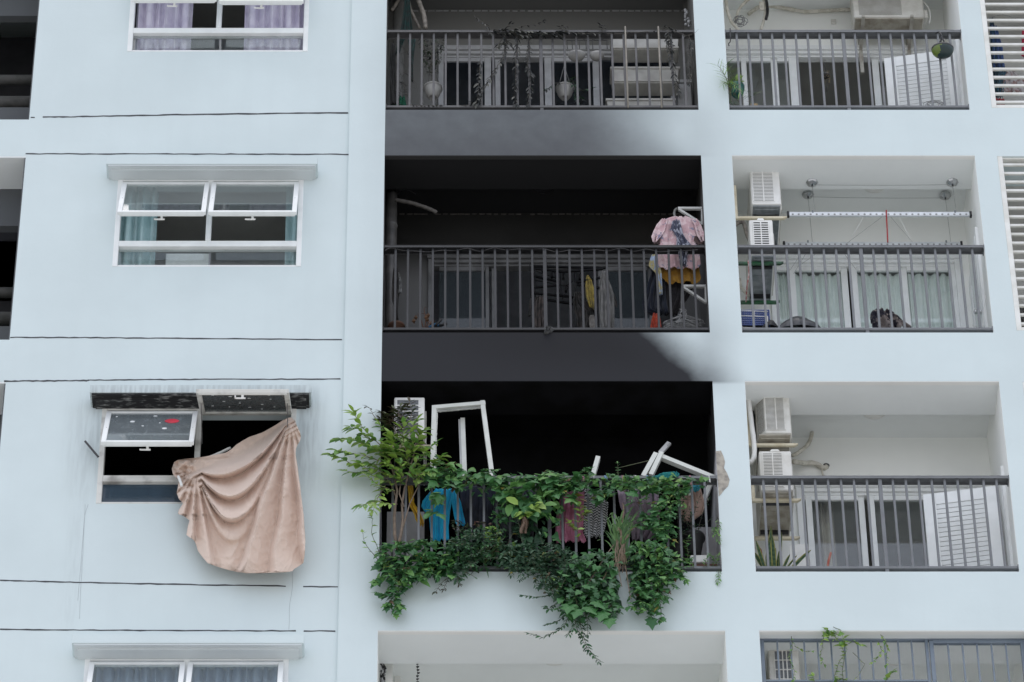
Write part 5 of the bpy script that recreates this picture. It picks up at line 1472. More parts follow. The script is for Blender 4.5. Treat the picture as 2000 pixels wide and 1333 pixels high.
# bottom left corner of the unburnt balcony below
pipe('white drain pipe with black tape scraps in the lowest middle balcony', [at(757, 1290, .75), at(757, 1340, .75)], .055, 'white', 'drain_pipe', 'drain pipe', n=14)
gl_ = T('paper_garland', 'dark paper garland hanging in the lowest middle balcony', 'garland', at(816, 1330, .55))
b = MB(); b.tube([at(815, 1290, .55), at(816, 1345, .55)], .002, 4)
for k in range(7):
    p = at(815 + random.uniform(-3, 3), 1297 + k * 6, .55); s_ = .016
    b.add([p + Vector((-s_, 0, .01)), p + Vector((s_, .004, s_)), p + Vector((s_ * .4, -.006, -s_)), p + Vector((-s_ * .7, .005, -s_ * .6))], [(0, 1, 2, 3)])
b.build('scraps', M['black'], gl_)
cloth('rag', 'black and white rag at the left of the white drain pipe', 'rag', [(1294, 742, 748), (1306, 741, 756), (1320, 742, 752), (1345, 741, 754)], .5, clothmat('mottled_rag', (.5, .5, .5), (.02, .02, .02), scale=24, lo=.48, hi=.52), folds=2, amp=.02, seed=80)
single('fuse_box', 'white box beside the white drain pipe in the lowest balcony', 'box', MB().box(ax(771, 1300, 1.1), ax(783, 1300, 1.1), 1.1, YB, az(1345, 1.1), az(1297, 1.1)), M['white'], bevel=.005)
# ------------------------------------------------------------------ plants
LM = {}
def lm(name, c, c2): LM[name] = leafmat(name, c, c2); return LM[name]
BR = [lm('fresh_leaf', (.22, .36, .06), (.28, .42, .08)), lm('mid_leaf', (.11, .24, .05), (.15, .29, .06)), lm('pale_leaf', (.27, .40, .10), (.31, .44, .13))]
VN = [lm('vine_leaf', (0.054, 0.168, 0.054), (0.072, 0.204, 0.060)), lm('vine_leaf_dark', (0.034, 0.114, 0.043), (0.048, 0.138, 0.048)), lm('vine_leaf_light', (0.114, 0.264, 0.072), (0.144, 0.300, 0.078))]
DK = [lm('bush_leaf_dark', (.022, .062, .034), (.034, .085, .042)), lm('bush_leaf', (.038, .095, .05), (.052, .12, .06)), lm('bush_leaf_grey', (0.084, 0.156, 0.096), (0.108, 0.186, 0.114))]
OL = [lm('olive_leaf', (.045, .06, .022), (.065, .08, .03)), lm('brown_leaf', (.07, .055, .03), (.05, .04, .025)), lm('dull_leaf', (.03, .05, .022), (.04, .06, .03))]
CH = [lm('smoked_leaf', (.03, .032, .03), (.016, .018, .018)), lm('smoked_leaf_pale', (.12, .12, .10), (.07, .07, .06)), lm('smoked_leaf_dark', (.012, .015, .015), (.02, .022, .02))]
LG = [lm('grass_blade', (.10, .20, .06), (.14, .25, .09)), lm('dry_blade', (.23, .165, .11), (.17, .12, .08)), lm('grass_blade_dark', (.055, .13, .045), (.07, .15, .05))]
AGED = [lm('yellowed_leaf', (.30, .27, .06), (.24, .20, .05)), lm('scorched_leaf', (.16, .10, .055), (.11, .07, .04)), lm('light_young_leaf', (.17, .30, .07), (.20, .34, .09))]
STEM = pm('green_stem', (.09, .11, .05), (.07, .07, .04), rough=.7, scale=20)
BARK = pm('pale_brown_bark', (.20, .15, .11), (.14, .105, .08), rough=.85, scale=25)
DRYST = pm('dead_stem', (.10, .09, .075), (.05, .045, .04), rough=.8, scale=25)

def leaf_geo(kind):
    """leaf lying along +X, 1 long; a shallow V along the midrib, the tip bent down"""
    if kind == 'lance': prof = [(0, .015), (.2, .14), (.45, .20), (.72, .15), (1, .0)]
    elif kind == 'oval': prof = [(0, .02), (.2, .22), (.5, .29), (.8, .18), (1, .0)]
    elif kind == 'small': prof = [(0, .03), (.35, .22), (.7, .17), (1, .0)]
    elif kind == 'blade': prof = [(0, .02), (.3, .03), (.6, .028), (.85, .018), (1, .0)]
    elif kind == 'heart': prof = [(-.08, .12), (.08, .36), (.35, .38), (.7, .2), (1, .0)]
    if kind in ('ivy', 'three'):
        ol = [(0, 0), (-.06, .2), (.12, .46), (.30, .30), (.52, .42), (.60, .20), (1, 0)] if kind == 'ivy' else [(0, 0), (.0, .12), (.38, .50), (.42, .24), (.60, .20), (1, 0)]
        up = [(x, y) for x, y in ol]
        dn = [(x, -y) for x, y in ol[1:-1]][::-1]
        pts = up + dn
        vs = [Vector((x, y, -.10 * abs(y) * 2 * .5 - .14 * x * x + (.05 if abs(y) > .3 else 0))) for x, y in pts] + [Vector((.32, 0, .03))]
        n = len(pts)
        return vs, [(i, (i + 1) % n, n) for i in range(n)]
    vs, fs = [], []
    for x, w in prof:
        z = -.16 * max(x, 0) ** 2
        vs += [Vector((x, -w, z + w * .35)), Vector((x, 0, z)), Vector((x, w, z + w * .35))]
    for i in range(len(prof) - 1):
        a = i * 3
        fs += [(a, a + 1, a + 4, a + 3), (a + 1, a + 2, a + 5, a + 4)]
    return vs, fs
GEO = {k: leaf_geo(k) for k in ('lance', 'oval', 'small', 'blade', 'heart', 'ivy', 'three')}
LEAFME = {}
def leaf_me(kind, m):
    key = (kind, m.name)
    if key not in LEAFME:
        b = MB(); vs, fs = GEO[kind]; b.add(vs, fs, 0, kind not in ('ivy', 'three'))
        LEAFME[key] = b.mesh('leaf', m)
    return LEAFME[key]

def frame(d, n):
    d = d.normalized(); n = (n - d * n.dot(d))
    if n.length < 1e-3: n = d.orthogonal()
    n.normalize()
    return Matrix((d, n.cross(d), n)).transposed()

class Plant:
    def __init__(s, name, label, cat, loc, group=None):
        s.root = T(name, label, cat, loc, group); s.leaves = []; s.stems = []
    def leaf(s, p, d, n, size, kind, m): s.leaves.append((Vector(p), Vector(d), Vector(n), size, kind, m))
    def stem(s, pts, r): s.stems.append((pts, r))
    def done(s, stem_mat=STEM, maxparts=90, name='leaf'):
        if s.stems:
            b = MB()
            for pts, r in s.stems:
                k = len(pts); rr = [r * (1 - .6 * i / max(k - 1, 1)) for i in range(k)]
                b.tube(pts, rr, 5, cap=False)
            b.build('stem', stem_mat, s.root, kind='stuff' if len(s.stems) > 1 else None)
        off = base(s.root)
        order = sorted(range(len(s.leaves)), key=lambda i: (-s.leaves[i][3], s.leaves[i][0].y))
        for i in order[:maxparts]:
            p, d, n, size, kind, m = s.leaves[i]
            o = link(name, leaf_me(kind, m), s.root)
            o.matrix_basis = Matrix.Translation(p - off) @ (frame(d, n).to_4x4() @ Matrix.Scale(size, 4))
        rest = order[maxparts:]
        if rest:
            mats = []; b = MB()
            for i in rest:
                p, d, n, size, kind, m = s.leaves[i]
                if m not in mats: mats.append(m)
                R = frame(d, n)
                vs, fs = GEO[kind]
                b.add([p + R @ (v * size) for v in vs], fs, mats.index(m), kind not in ('ivy', 'three'))
            b.build('foliage', mats, s.root, kind='stuff')

def wisps(pl, poly, n, ms, sz=.05, Y=-.14):
    """short twigs breaking the outline of a bush"""
    for u, v in scatter(poly, n):
        du, dv = random.uniform(-26, 26), random.uniform(-22, 16)
        sprig(pl, [(u, v, Y), (u + du * .5, v + dv * .7, Y - .06), (u + du, v + dv + 3, Y - .08)], random.randint(3, 6), sz * random.uniform(.7, 1.3), random.choice(('small', 'lance', 'three')), ms, r=.0028)
rv = lambda a: Vector((random.uniform(-a, a), random.uniform(-a, a), random.uniform(-a, a)))
def inside(poly, u, v):
    c = False
    for (x1, y1), (x2, y2) in zip(poly, poly[1:] + poly[:1]):
        if (y1 > v) != (y2 > v) and u < (x2 - x1) * (v - y1) / (y2 - y1) + x1: c = not c
    return c
def scatter(poly, n):
    us = [p[0] for p in poly]; vs = [p[1] for p in poly]
    out = []
    while len(out) < n:
        u, v = random.uniform(min(us), max(us)), random.uniform(min(vs), max(vs))
        if inside(poly, u, v): out.append((u, v))
    return out
def pick(ms, w=(.5, .3, .2)):
    if ms in (VN, DK) and random.random() < .035: return random.choice(AGED)
    return random.choices(ms, w)[0]
def mass(pl, poly, n, Y0, Y1, size, kind, ms, w=(.5, .3, .2), droop=.6, spread=.7):
    """leaves through a bush's volume: deepest ones first, outer ones facing out and up"""
    for u, v in scatter(poly, n):
        Y = random.uniform(Y0, Y1)
        p = at(u, v, Y)
        d = Vector((random.uniform(-1, 1), random.uniform(-.9, .15), -droop + random.uniform(-.6, .6)))
        nn = Vector((0, -.75, .75)) + rv(spread)
        pl.leaf(p, d, nn, size * random.uniform(.65, 1.25), kind if isinstance(kind, str) else random.choice(kind), pick(ms, w))
def sprig(pl, pts, n, size, kind, ms, w=(.5, .3, .2), r=.004, pair=True, out=.9):
    """a twig with leaves along it"""
    P = [at(*p) for p in pts]
    S = []
    for i in range(len(P) - 1):
        for k in range(4):
            S.append(P[i].lerp(P[i + 1], k / 4) + rv(.004))
    S.append(P[-1])
    pl.stem(S, r)
    for i in range(n):
        t = (i + .7) / n * (len(S) - 1); k = min(int(t), len(S) - 2)
        p = S[k].lerp(S[k + 1], t - k); ax_ = (S[min(k + 2, len(S) - 1)] - S[max(k - 1, 0)]).normalized()
        nrm = (Vector((0, -.6, .8)) + rv(.35)).normalized()
        side = ax_.cross(nrm).normalized()
        for sg in ((1, -1) if pair else (random.choice((1, -1)),)):
            d = ax_ * random.uniform(.45, .8) + side * sg * out + rv(.2) + Vector((0, 0, -.15))
            pl.leaf(p, d, nrm + rv(.25), size * random.uniform(.75, 1.15) * (1 - .25 * abs(i / n - .5)), kind, pick(ms, w))
    pl.leaf(S[-1], (S[-1] - S[-3]), Vector((0, -.6, .8)), size * .8, kind, pick(ms, w))

# young tree at the left end of the planted railing
tr = Plant('small_tree', 'small bright green tree leaning out past the left end of the planted railing', 'tree', at(775, 1070, -.02))
Yt = -.06
b = MB()
for pts, r_ in (([(776, 1072), (771, 1045), (770, 1010), (772, 985), (776, 960), (770, 930), (760, 895), (745, 865)], .019), ([(776, 1072), (783, 1045), (787, 1015), (785, 985), (790, 955), (800, 920), (810, 880), (815, 850)], .016),
                ([(784, 1040), (793, 1010), (800, 985), (812, 960), (822, 940), (838, 905)], .009), ([(775, 975), (765, 950), (755, 935), (735, 925)], .007), ([(789, 990), (780, 965), (784, 930), (788, 890), (780, 850)], .008)):
    P = [at(u, v, Yt + random.uniform(-.02, .02)) for u, v in pts]
    b.tube(P, [r_ * (1 - .7 * i / (len(P) - 1)) for i in range(len(P))], 8)
b.build('trunk', BARK, tr.root)
for pts, n, sz in (
    ([(760, 890), (735, 862, ), (712, 840), (695, 815), (690, 805)], 8, .135), ([(735, 862), (715, 855), (700, 838), (685, 835)], 6, .12), ([(745, 880), (715, 870), (688, 858), (662, 858)], 7, .13),
    ([(740, 900), (710, 890), (680, 884), (658, 880)], 7, .13), ([(750, 910), (720, 905), (690, 908), (660, 892), (645, 888)], 8, .12), ([(765, 935), (735, 915), (700, 925), (675, 920)], 6, .125),
    ([(770, 945), (750, 940), (730, 930), (712, 912), (700, 905)], 7, .115), ([(772, 960), (755, 955), (735, 945), (718, 930)], 6, .11), ([(775, 985), (755, 985), (735, 978), (715, 985), (700, 990)], 8, .11),
    ([(770, 960), (752, 952), (742, 965), (733, 985), (728, 998)], 7, .10), ([(780, 860), (765, 845), (750, 840), (742, 830)], 5, .12), ([(800, 900), (790, 870), (785, 845), (790, 828)], 7, .12),
    ([(812, 880), (800, 850), (808, 830), (815, 820)], 6, .12), ([(815, 870), (818, 850), (828, 842)], 5, .115), ([(800, 925), (815, 900), (832, 882), (850, 866)], 7, .115), ([(805, 940), (825, 915), (850, 900), (862, 892)], 7, .11),
    ([(790, 935), (770, 915), (755, 905)], 6, .12), ([(785, 915), (770, 885), (755, 872)], 6, .13), ([(790, 900), (775, 880), (760, 850)], 6, .13), ([(795, 950), (775, 935), (760, 925)], 5, .11), ([(808, 915), (790, 895), (805, 870)], 6, .12), ([(765, 905), (745, 885), (728, 875)], 6, .13), ([(812, 930), (830, 925), (850, 925)], 5, .10)):
    y0 = random.uniform(-.14, -.02)
    sprig(tr, [(u, v, y0 - .05 * i) for i, (u, v) in enumerate(pts)], int(n * 1.35) + 1, sz * 1.05, random.choice(('lance', 'oval')), BR, (.45, .35, .2), .005)
mass(tr, [(740, 850), (770, 845), (815, 850), (840, 900), (830, 940), (780, 945), (745, 920), (725, 880)], 80, -.16, -.02, .11, ['lance', 'oval'], BR, (.4, .45, .15), .3, .6)
# scorched top of the tree
for pts in ([(775, 850), (765, 830), (755, 812)], [(782, 845), (780, 820), (770, 800)], [(790, 840), (785, 815), (795, 795)], [(778, 840), (765, 815), (745, 805)], [(800, 825), (805, 805), (800, 785)], [(770, 835), (752, 828), (742, 818)], [(788, 830), (778, 808), (782, 795)]):
    sprig(tr, [(u, v, -.03) for u, v in pts], 10, .10, 'lance', OL, (.5, .3, .2), .004)
for pts in ([(742, 830), (730, 812), (722, 798), (716, 795)],):
    sprig(tr, [(u, v, -.1) for u, v in pts], 4, .06, 'lance', OL, r=.004)
tr.done(BARK, 330)

# big-leaved climber along the handrail
cl = Plant('climbing_vine', 'large-leaved climbing vine spread along the planted handrail', 'vine', at(1060, 935, -.05))
for poly, n in (([(838, 912), (862, 893), (890, 905), (925, 918), (960, 922), (958, 945), (905, 948), (850, 950)], 40), ([(955, 928), (1000, 930), (1050, 928), (1058, 950), (1050, 985), (1040, 1010), (1018, 1005), (995, 985), (970, 965)], 62),
                ([(1050, 930), (1090, 922), (1130, 930), (1145, 945), (1130, 965), (1080, 965), (1055, 960)], 46), ([(1030, 985), (1062, 985), (1064, 1010), (1040, 1020)], 10), ([(1110, 965), (1128, 968), (1126, 985), (1114, 985)], 5), ([(845, 960), (868, 965), (862, 985), (850, 980)], 6), ([(840, 995), (862, 985), (858, 1005), (838, 1004)], 3)):
    mass(cl, poly, int(n * 2.4), -.19, -.02, .122, ['three', 'oval', 'three'], VN, (.45, .2, .35), .7, .55)
for pts in ([(860, 915, -.03), (900, 935, -.05), (960, 938, -.06), (1040, 936, -.05), (1120, 940, -.05), (1180, 940, -.04)], [(960, 935, -.04), (1000, 960, -.06), (1030, 1000, -.06)]):
    cl.stem([at(*p) for p in pts], .006)
mass(cl, [(1000, 1010), (1065, 1000), (1075, 1045), (1030, 1055), (1005, 1040)], 40, -.10, .02, .11, 'heart', DK, (.6, .3, .1), .9)
mass(cl, [(860, 922), (1180, 922), (1180, 950), (860, 950)], 130, -.17, -.03, .095, ['three', 'ivy', 'oval'], VN, (.45, .25, .3), .7, .6)
mass(cl, [(1055, 955), (1100, 960), (1090, 1060), (1060, 1060)], 45, -.14, -.03, .09, ['three', 'heart'], VN, (.45, .35, .2), .8)
mass(cl, [(900, 950), (980, 955), (1000, 1010), (985, 1050), (960, 1020), (940, 980)], 45, -.12, -.02, .085, ['three', 'heart'], VN, (.4, .35, .25), .8)
wisps(cl, [(850, 905), (1140, 925), (1130, 960), (860, 955)], 30, VN, .06, -.1)
cl.done(STEM, 220)
# ivy-like climber to the right
iv = Plant('climbing_vine', 'lobed-leaved creeper hanging over the right half of the planted railing', 'vine', at(1280, 960, -.04))
for poly, n in (([(1190, 925), (1240, 935), (1290, 935), (1335, 935), (1350, 950), (1340, 965), (1290, 960), (1230, 965), (1195, 950)], 55), ([(1285, 955), (1340, 950), (1342, 985), (1320, 1000), (1300, 990)], 22), ([(1245, 1005), (1300, 985), (1306, 1020), (1290, 1040), (1250, 1030)], 26), ([(1265, 1020), (1305, 1000), (1308, 1045), (1290, 1060)], 10), ([(1150, 955), (1200, 950), (1205, 975), (1160, 980)], 14)):
    mass(iv, poly, int(n * 2.3), -.16, -.0, .092, ['ivy', 'three', 'ivy'], VN, (.4, .3, .3), .7, .6)
mass(iv, [(1180, 925), (1385, 930), (1370, 955), (1180, 955)], 90, -.16, -.02, .08, ['ivy', 'three'], VN, (.4, .25, .35), .7)
mass(iv, [(1285, 990), (1315, 985), (1320, 1060), (1280, 1065)], 45, -.12, -.02, .075, ['ivy', 'three'], VN, (.4, .3, .3), .7)
wisps(iv, [(1190, 930), (1340, 935), (1310, 1040), (1260, 1040)], 26, VN, .055, -.1)
for pts in ([(1205, 935, -.03), (1240, 965, -.04), (1258, 1000, -.05), (1290, 1040, -.04)], [(1330, 945, -.03), (1310, 985, -.05), (1290, 1030, -.04)], [(1268, 900, -.0), (1205, 915, -.02), (1207, 935, -.02)]):
    iv.stem([at(*p) for p in pts], .004)
sprig(iv, [(1207, 935, -.02), (1208, 918, -.03), (1206, 905, -.03)], 6, .04, 'small', VN, pair=True, r=.003)
iv.done(STEM, 110)
# broad-leaved plant spilling at the lower left corner
ll = Plant('trailing_plant', 'broad-leaved plant spilling over the parapet at the lower left corner', 'plant', at(790, 1117, -.05))
mass(ll, [(738, 1060), (790, 1062), (830, 1052), (870, 1058), (900, 1080), (885, 1128), (810, 1138), (760, 1135), (738, 1115)], 240, -.20, -.01, .10, ['heart', 'lance', 'ivy'], VN, (.4, .35, .25), .6, .6)
mass(ll, [(745, 1085), (860, 1085), (850, 1130), (760, 1130)], 120, -.06, .03, .10, 'heart', DK, (.6, .3, .1), .8)
sprig(ll, [(745, 1090, -.08), (735, 1065, -.12), (725, 1040, -.14), (728, 1015, -.14), (725, 1008, -.14)], 6, .06, 'heart', BR, pair=False)
sprig(ll, [(740, 1095, -.08), (722, 1075, -.12), (712, 1060, -.14), (708, 1040, -.14)], 6, .065, 'three', BR, pair=False)
for pts, n in (([(770, 1120, -.1), (765, 1145, -.13), (755, 1165, -.12), (738, 1160, -.12)], 8), ([(775, 1120, -.1), (772, 1150, -.12), (770, 1175, -.12), (773, 1198, -.12)], 9), ([(770, 1150, -.1), (765, 1170, -.12), (758, 1185, -.12)], 6), ([(773, 1165, -.1), (780, 1180, -.12), (785, 1184, -.12)], 4), ([(790, 1125, -.1), (785, 1145, -.1), (778, 1160, -.12)], 6), ([(755, 1120, -.1), (742, 1130, -.1), (732, 1140, -.1)], 5), ([(800, 1125, -.1), (796, 1140, -.12), (790, 1150, -.12)], 4)):
    sprig(ll, pts, n, .10, 'ivy', VN, (.35, .35, .3), .004)
wisps(ll, [(742, 1065), (880, 1065), (860, 1130), (760, 1135)], 26, VN, .06)
ll.done(STEM, 200)
# dark fine bush and aloe
fb = Plant('shrub', 'dark fine-leaved shrub with browned tips left of the aloe', 'shrub', at(905, 1120, -.02))
mass(fb, [(862, 1075), (885, 1055), (900, 1035), (940, 1030), (975, 1030), (985, 1050), (975, 1075), (940, 1090), (915, 1110), (900, 1135), (880, 1135), (862, 1120)], 700, -.16, .02, .058, ['small', 'lance'], [DK[1], VN[1], DK[2]], (.5, .35, .15), .4)
mass(fb, [(895, 1080), (1000, 1075), (1005, 1112), (940, 1112), (900, 1128)], 190, -.12, .0, .06, ['small', 'lance'], [VN[1], DK[1], OL[2]], (.45, .35, .2), .4)
wisps(fb, [(865, 1050), (985, 1040), (980, 1100), (900, 1130)], 34, [DK[1], VN[0], OL[0]], .045)
mass(fb, [(880, 1020), (905, 1020), (925, 1035), (915, 1045), (890, 1040)], 60, -.08, .02, .05, 'lance', OL, (.3, .3, .4), .2)
mass(fb, [(920, 1030), (945, 1015), (960, 1030), (945, 1040)], 50, -.1, .0, .04, 'lance', [OL[1], lm('rust_leaf', (.12, .05, .03), (.09, .045, .03)), OL[0]], droop=0)
mass(fb, [(945, 1030), (965, 1025), (985, 1050), (975, 1070), (955, 1060)], 40, -.12, -.04, .06, 'three', BR, (.5, .4, .1), .4)
for pts in ([(880, 1125, -.08), (862, 1140, -.09), (852, 1155, -.08), (848, 1158, -.08)], [(895, 1125, -.08), (893, 1138, -.08), (898, 1142, -.08)], [(875, 1130, -.08), (868, 1148, -.08), (866, 1153, -.08)]):
    sprig(fb, pts, 5, .045, 'small', OL, r=.003)
fb.done(DRYST, 60)
al = Plant('aloe', 'aloe with long arching green leaves in the middle of the parapet', 'aloe', at(945, 1110, -.05))
for (u, v), k in (((930, 1075), 1), ((938, 1070), 1), ((948, 1065), 1), ((958, 1060), 1), ((968, 1055), 1), ((975, 1062), 1), ((925, 1085), 1), ((962, 1075), 1), ((935, 1064), 1), ((943, 1060), 1), ((953, 1062), 1), ((965, 1066), 1), ((972, 1072), 1), ((928, 1078), 1), ((978, 1050), 1), ((920, 1115), 1), ((955, 1120), 1)):
    p = at(946, 1102, -.05); q = at(u, v, -.12)
    al.leaf(p, q - p, Vector((random.uniform(-.5, .5), -.7, .6)), (q - p).length * 1.2, 'blade', pick([LG[0], LG[2], OL[0]]))
al.done(STEM, 20)
# dense dark bush
db = Plant('shrub', 'dense dark green shrub bulging over the middle of the parapet', 'shrub', at(1050, 1120, -.05))
mass(db, [(975, 1070), (1010, 1055), (1040, 1062), (1080, 1060), (1110, 1075), (1140, 1085), (1130, 1120), (1105, 1150), (1080, 1170), (1060, 1150), (1040, 1125), (1000, 1118), (978, 1100)], 820, -.26, .0, .062, ['small', 'oval', 'lance'], DK, (.42, .38, .2), .35, .6)
wisps(db, [(985, 1065), (1130, 1080), (1090, 1150), (1000, 1110)], 40, DK, .045, -.2)
mass(db, [(990, 1070), (1120, 1080), (1090, 1140), (1045, 1120), (1000, 1110)], 250, -.06, .03, .08, 'small', DK, (.8, .2, 0), .4)
for pts, n in (([(1020, 1060, -.15), (1015, 1030, -.17), (1010, 1010, -.17)], 6), ([(1060, 1065, -.15), (1055, 1045, -.17)], 4), ([(985, 1075, -.1), (1000, 1045, -.12), (1008, 1035, -.12)], 5), ([(1052, 1120, -.2), (1054, 1100, -.22), (1052, 1080, -.22)], 6), ([(1000, 1110, -.14), (998, 1124, -.14)], 3), ([(1045, 1130, -.18), (1048, 1140, -.18), (1050, 1148, -.18)], 4)):
    sprig(db, pts, n, .06, 'small', DK, (.3, .4, .3), .003)
db.done(STEM, 120)
# trailing ivy mass
tv = Plant('trailing_plant', 'heavy mass of trailing creeper hanging in strands below the parapet', 'vine', at(1190, 1130, -.06))
mass(tv, [(1075, 1140), (1100, 1100), (1140, 1075), (1180, 1070), (1210, 1090), (1205, 1150), (1215, 1190), (1195, 1215), (1160, 1205), (1130, 1215), (1100, 1200), (1085, 1170)], 520, -.28, .0, .082, ['ivy', 'heart', 'ivy', 'small'], [VN[0], VN[1], DK[2]], (.5, .3, .2), .8, .5)
mass(tv, [(1085, 1140), (1200, 1090), (1205, 1200), (1110, 1195)], 260, -.06, .03, .09, 'heart', DK, (.8, .2, 0), .8)
wisps(tv, [(1075, 1140), (1200, 1080), (1200, 1200), (1110, 1200)], 26, VN)
for pts, n in (([(1120, 1180, -.1), (1130, 1210, -.12), (1138, 1235, -.1), (1145, 1262, -.1), (1158, 1280, -.1), (1170, 1294, -.1)], 17), ([(1120, 1200, -.1), (1128, 1230, -.11), (1140, 1255, -.1), (1150, 1275, -.1)], 13), ([(1115, 1190, -.1), (1105, 1220, -.12), (1085, 1235, -.12), (1060, 1245, -.12), (1032, 1237, -.12)], 16), ([(1110, 1200, -.1), (1085, 1215, -.12), (1068, 1220, -.12)], 8), ([(1080, 1160, -.15), (1065, 1165, -.17), (1045, 1166, -.17), (1020, 1163, -.17)], 9), ([(1085, 1180, -.15), (1075, 1190, -.16), (1065, 1187, -.16)], 6), ([(1125, 1170, -.2), (1128, 1195, -.2), (1122, 1225, -.2), (1110, 1240, -.2)], 12), ([(1140, 1190, -.15), (1148, 1215, -.15), (1148, 1240, -.14)], 8), ([(1095, 1150, -.26), (1105, 1130, -.26), (1108, 1115, -.25)], 8)):
    sprig(tv, pts, n, .062, 'small', [DK[0], VN[1], DK[2]], (.4, .35, .25), .004)
for u, v in ((1112, 1180), (1130, 1190), (1145, 1185), (1160, 1175), (1190, 1208), (1180, 1196)):
    tv.leaf(at(u, v, -.27), Vector((random.uniform(-.4, .8), -.3, -.8)), Vector((0, -.8, .5)), .17, 'ivy', VN[0])
tv.done(STEM, 200)
rt = Plant('trailing_plant', 'ivy-leaved creeper over the parapet right of the lemongrass, with one leaf hanging lowest', 'vine', at(1275, 1130, -.05))
mass(rt, [(1225, 1065), (1255, 1055), (1290, 1060), (1325, 1080), (1335, 1110), (1320, 1140), (1300, 1175), (1280, 1195), (1245, 1200), (1225, 1185), (1235, 1130)], 430, -.24, .0, .076, ['ivy', 'lance', 'ivy', 'three'], VN, (.5, .35, .15), .75, .5)
mass(rt, [(1230, 1090), (1315, 1095), (1300, 1160), (1245, 1185)], 190, -.06, .03, .09, 'heart', DK, (.8, .2, 0), .8)
wisps(rt, [(1235, 1065), (1325, 1080), (1310, 1150), (1245, 1195)], 20, VN)
mass(rt, [(1235, 1058), (1285, 1058), (1310, 1085), (1260, 1090)], 50, -.26, -.16, .08, 'lance', VN, (.4, .1, .5), .5, .5)
for pts, n in (([(1280, 1165, -.15), (1275, 1190, -.16), (1270, 1205, -.15)], 4), ([(1310, 1110, -.14), (1330, 1120, -.15), (1340, 1135, -.15)], 6), ([(1320, 1090, -.12), (1340, 1100, -.13), (1348, 1092, -.13)], 6), ([(1290, 1180, -.14), (1292, 1205, -.14), (1290, 1212, -.14)], 5)):
    sprig(rt, pts, n, .075, 'ivy', VN, r=.004)
rt.leaf(at(1272, 1208, -.15), Vector((.05, -.1, -1)), Vector((0, -1, .2)), .15, 'ivy', VN[1])
rt.done(STEM, 140)
# lemongrass
lg = Plant('lemongrass', 'tuft of lemongrass with dry lower blades standing on the parapet', 'grass tuft', at(1215, 1105, -.06))
for k in range(46):
    u0 = 1212 + random.uniform(-9, 10)
    tip = (random.uniform(1178, 1245), random.uniform(980, 1045))
    P0 = at(u0, 1095, -.1); P1 = at(u0 + (tip[0] - u0) * .35, 1095 + (tip[1] - 1095) * .7, -.16); P2 = at(tip[0], tip[1] + random.uniform(-4, 4), -.2); P3 = P2 + Vector((random.uniform(-.09, .09), -.05, random.uniform(-.2, -.02)))
    m_ = pick(LG, (.5, .12, .38))
    prev = P0
    pts = []
    for i in range(9):
        t = i / 8; q = (1-t)**3 * P0 + 3*(1-t)**2*t * P1 + 3*(1-t)*t*t * P2 + t**3 * P3
        pts.append(q)
    w = .011
    mb = MB() if k == 0 else mb
    for i in range(8):
        wi, wj = w * (1 - .9 * (i / 8) ** 2), w * (1 - .9 * ((i + 1) / 8) ** 2)
        sx = Vector((1, .3, 0))
        mb.add([pts[i] - sx * wi, pts[i] + sx * wi, pts[i+1] + sx * wj, pts[i+1] - sx * wj], [(0, 1, 2, 3)], LG.index(m_), True)
for k in range(20):
    u0 = 1212 + random.uniform(-10, 10)
    P0 = at(u0, 1070 + random.uniform(-35, 10), -.14); P1 = at(u0 + random.uniform(-14, 10), random.uniform(1095, 1125), -.17)
    if k % 3 == 0: P1 = at(u0 + random.uniform(-60, 20), random.uniform(1110, 1170), -.2)
    mid = P0.lerp(P1, .5) + Vector((random.uniform(-.04, .04), -.03, .03))
    for a, c in ((P0, mid), (mid, P1)):
        sx = Vector((.004, .0015, 0)); mb.add([a - sx, a + sx, c + sx, c - sx], [(0, 1, 2, 3)], 1)
mb.build('blades', LG, lg.root, kind='stuff')
lg.done(STEM, 10)
# yellow-green seedling in front of the pink garment, dead leaf
sg = Plant('seedling', 'yellow-green seedling in front of the pink and striped garments', 'plant', at(1128, 1060, -.06))
for pts, n in (([(1128, 1060, -.06), (1128, 1030, -.1), (1134, 1005, -.12), (1132, 988, -.12)], 6), ([(1128, 1040, -.08), (1118, 1030, -.1), (1112, 1022, -.12)], 4), ([(1130, 1020, -.08), (1142, 1005, -.1), (1148, 1000, -.12)], 4), ([(1150, 975, -.1), (1168, 966, -.1), (1178, 966, -.1)], 4)):
    sprig(sg, pts, n, .085, 'oval', [BR[2], lm('yellow_leaf', (.22, .26, .05), (.17, .22, .05)), BR[0]], r=.004)
sg.done(STEM, 40)
dl = Plant('dead_leaf', 'large curled brown dead leaf hanging from the vine', 'dead leaf', at(1023, 1042, -.17))
b = MB()
b.grid(lambda s, t: at(1016 + s * 14 + 3 * sin(t * 5) + (t - .5) * 4, 1010 + 32 * t, -.19 + .03 * sin(s * 7 + t * 4) + .02 * sin(s * 15)), 10, 10)
b.build('blade', pm('dead_leaf_brown', (.17, .11, .075), (.10, .065, .045), rough=.85, scale=40), dl.root)
# yellow-green sprigs at left centre
bs = Plant('seedling', 'bright light green leaf cluster over the dead leaf', 'plant', at(1030, 1005, -.14))
mass(bs, [(1010, 985), (1050, 980), (1060, 1000), (1020, 1010)], 12, -.2, -.14, .12, 'oval', [BR[0], BR[2], BR[0]], droop=.2)
bs.done(STEM, 20)
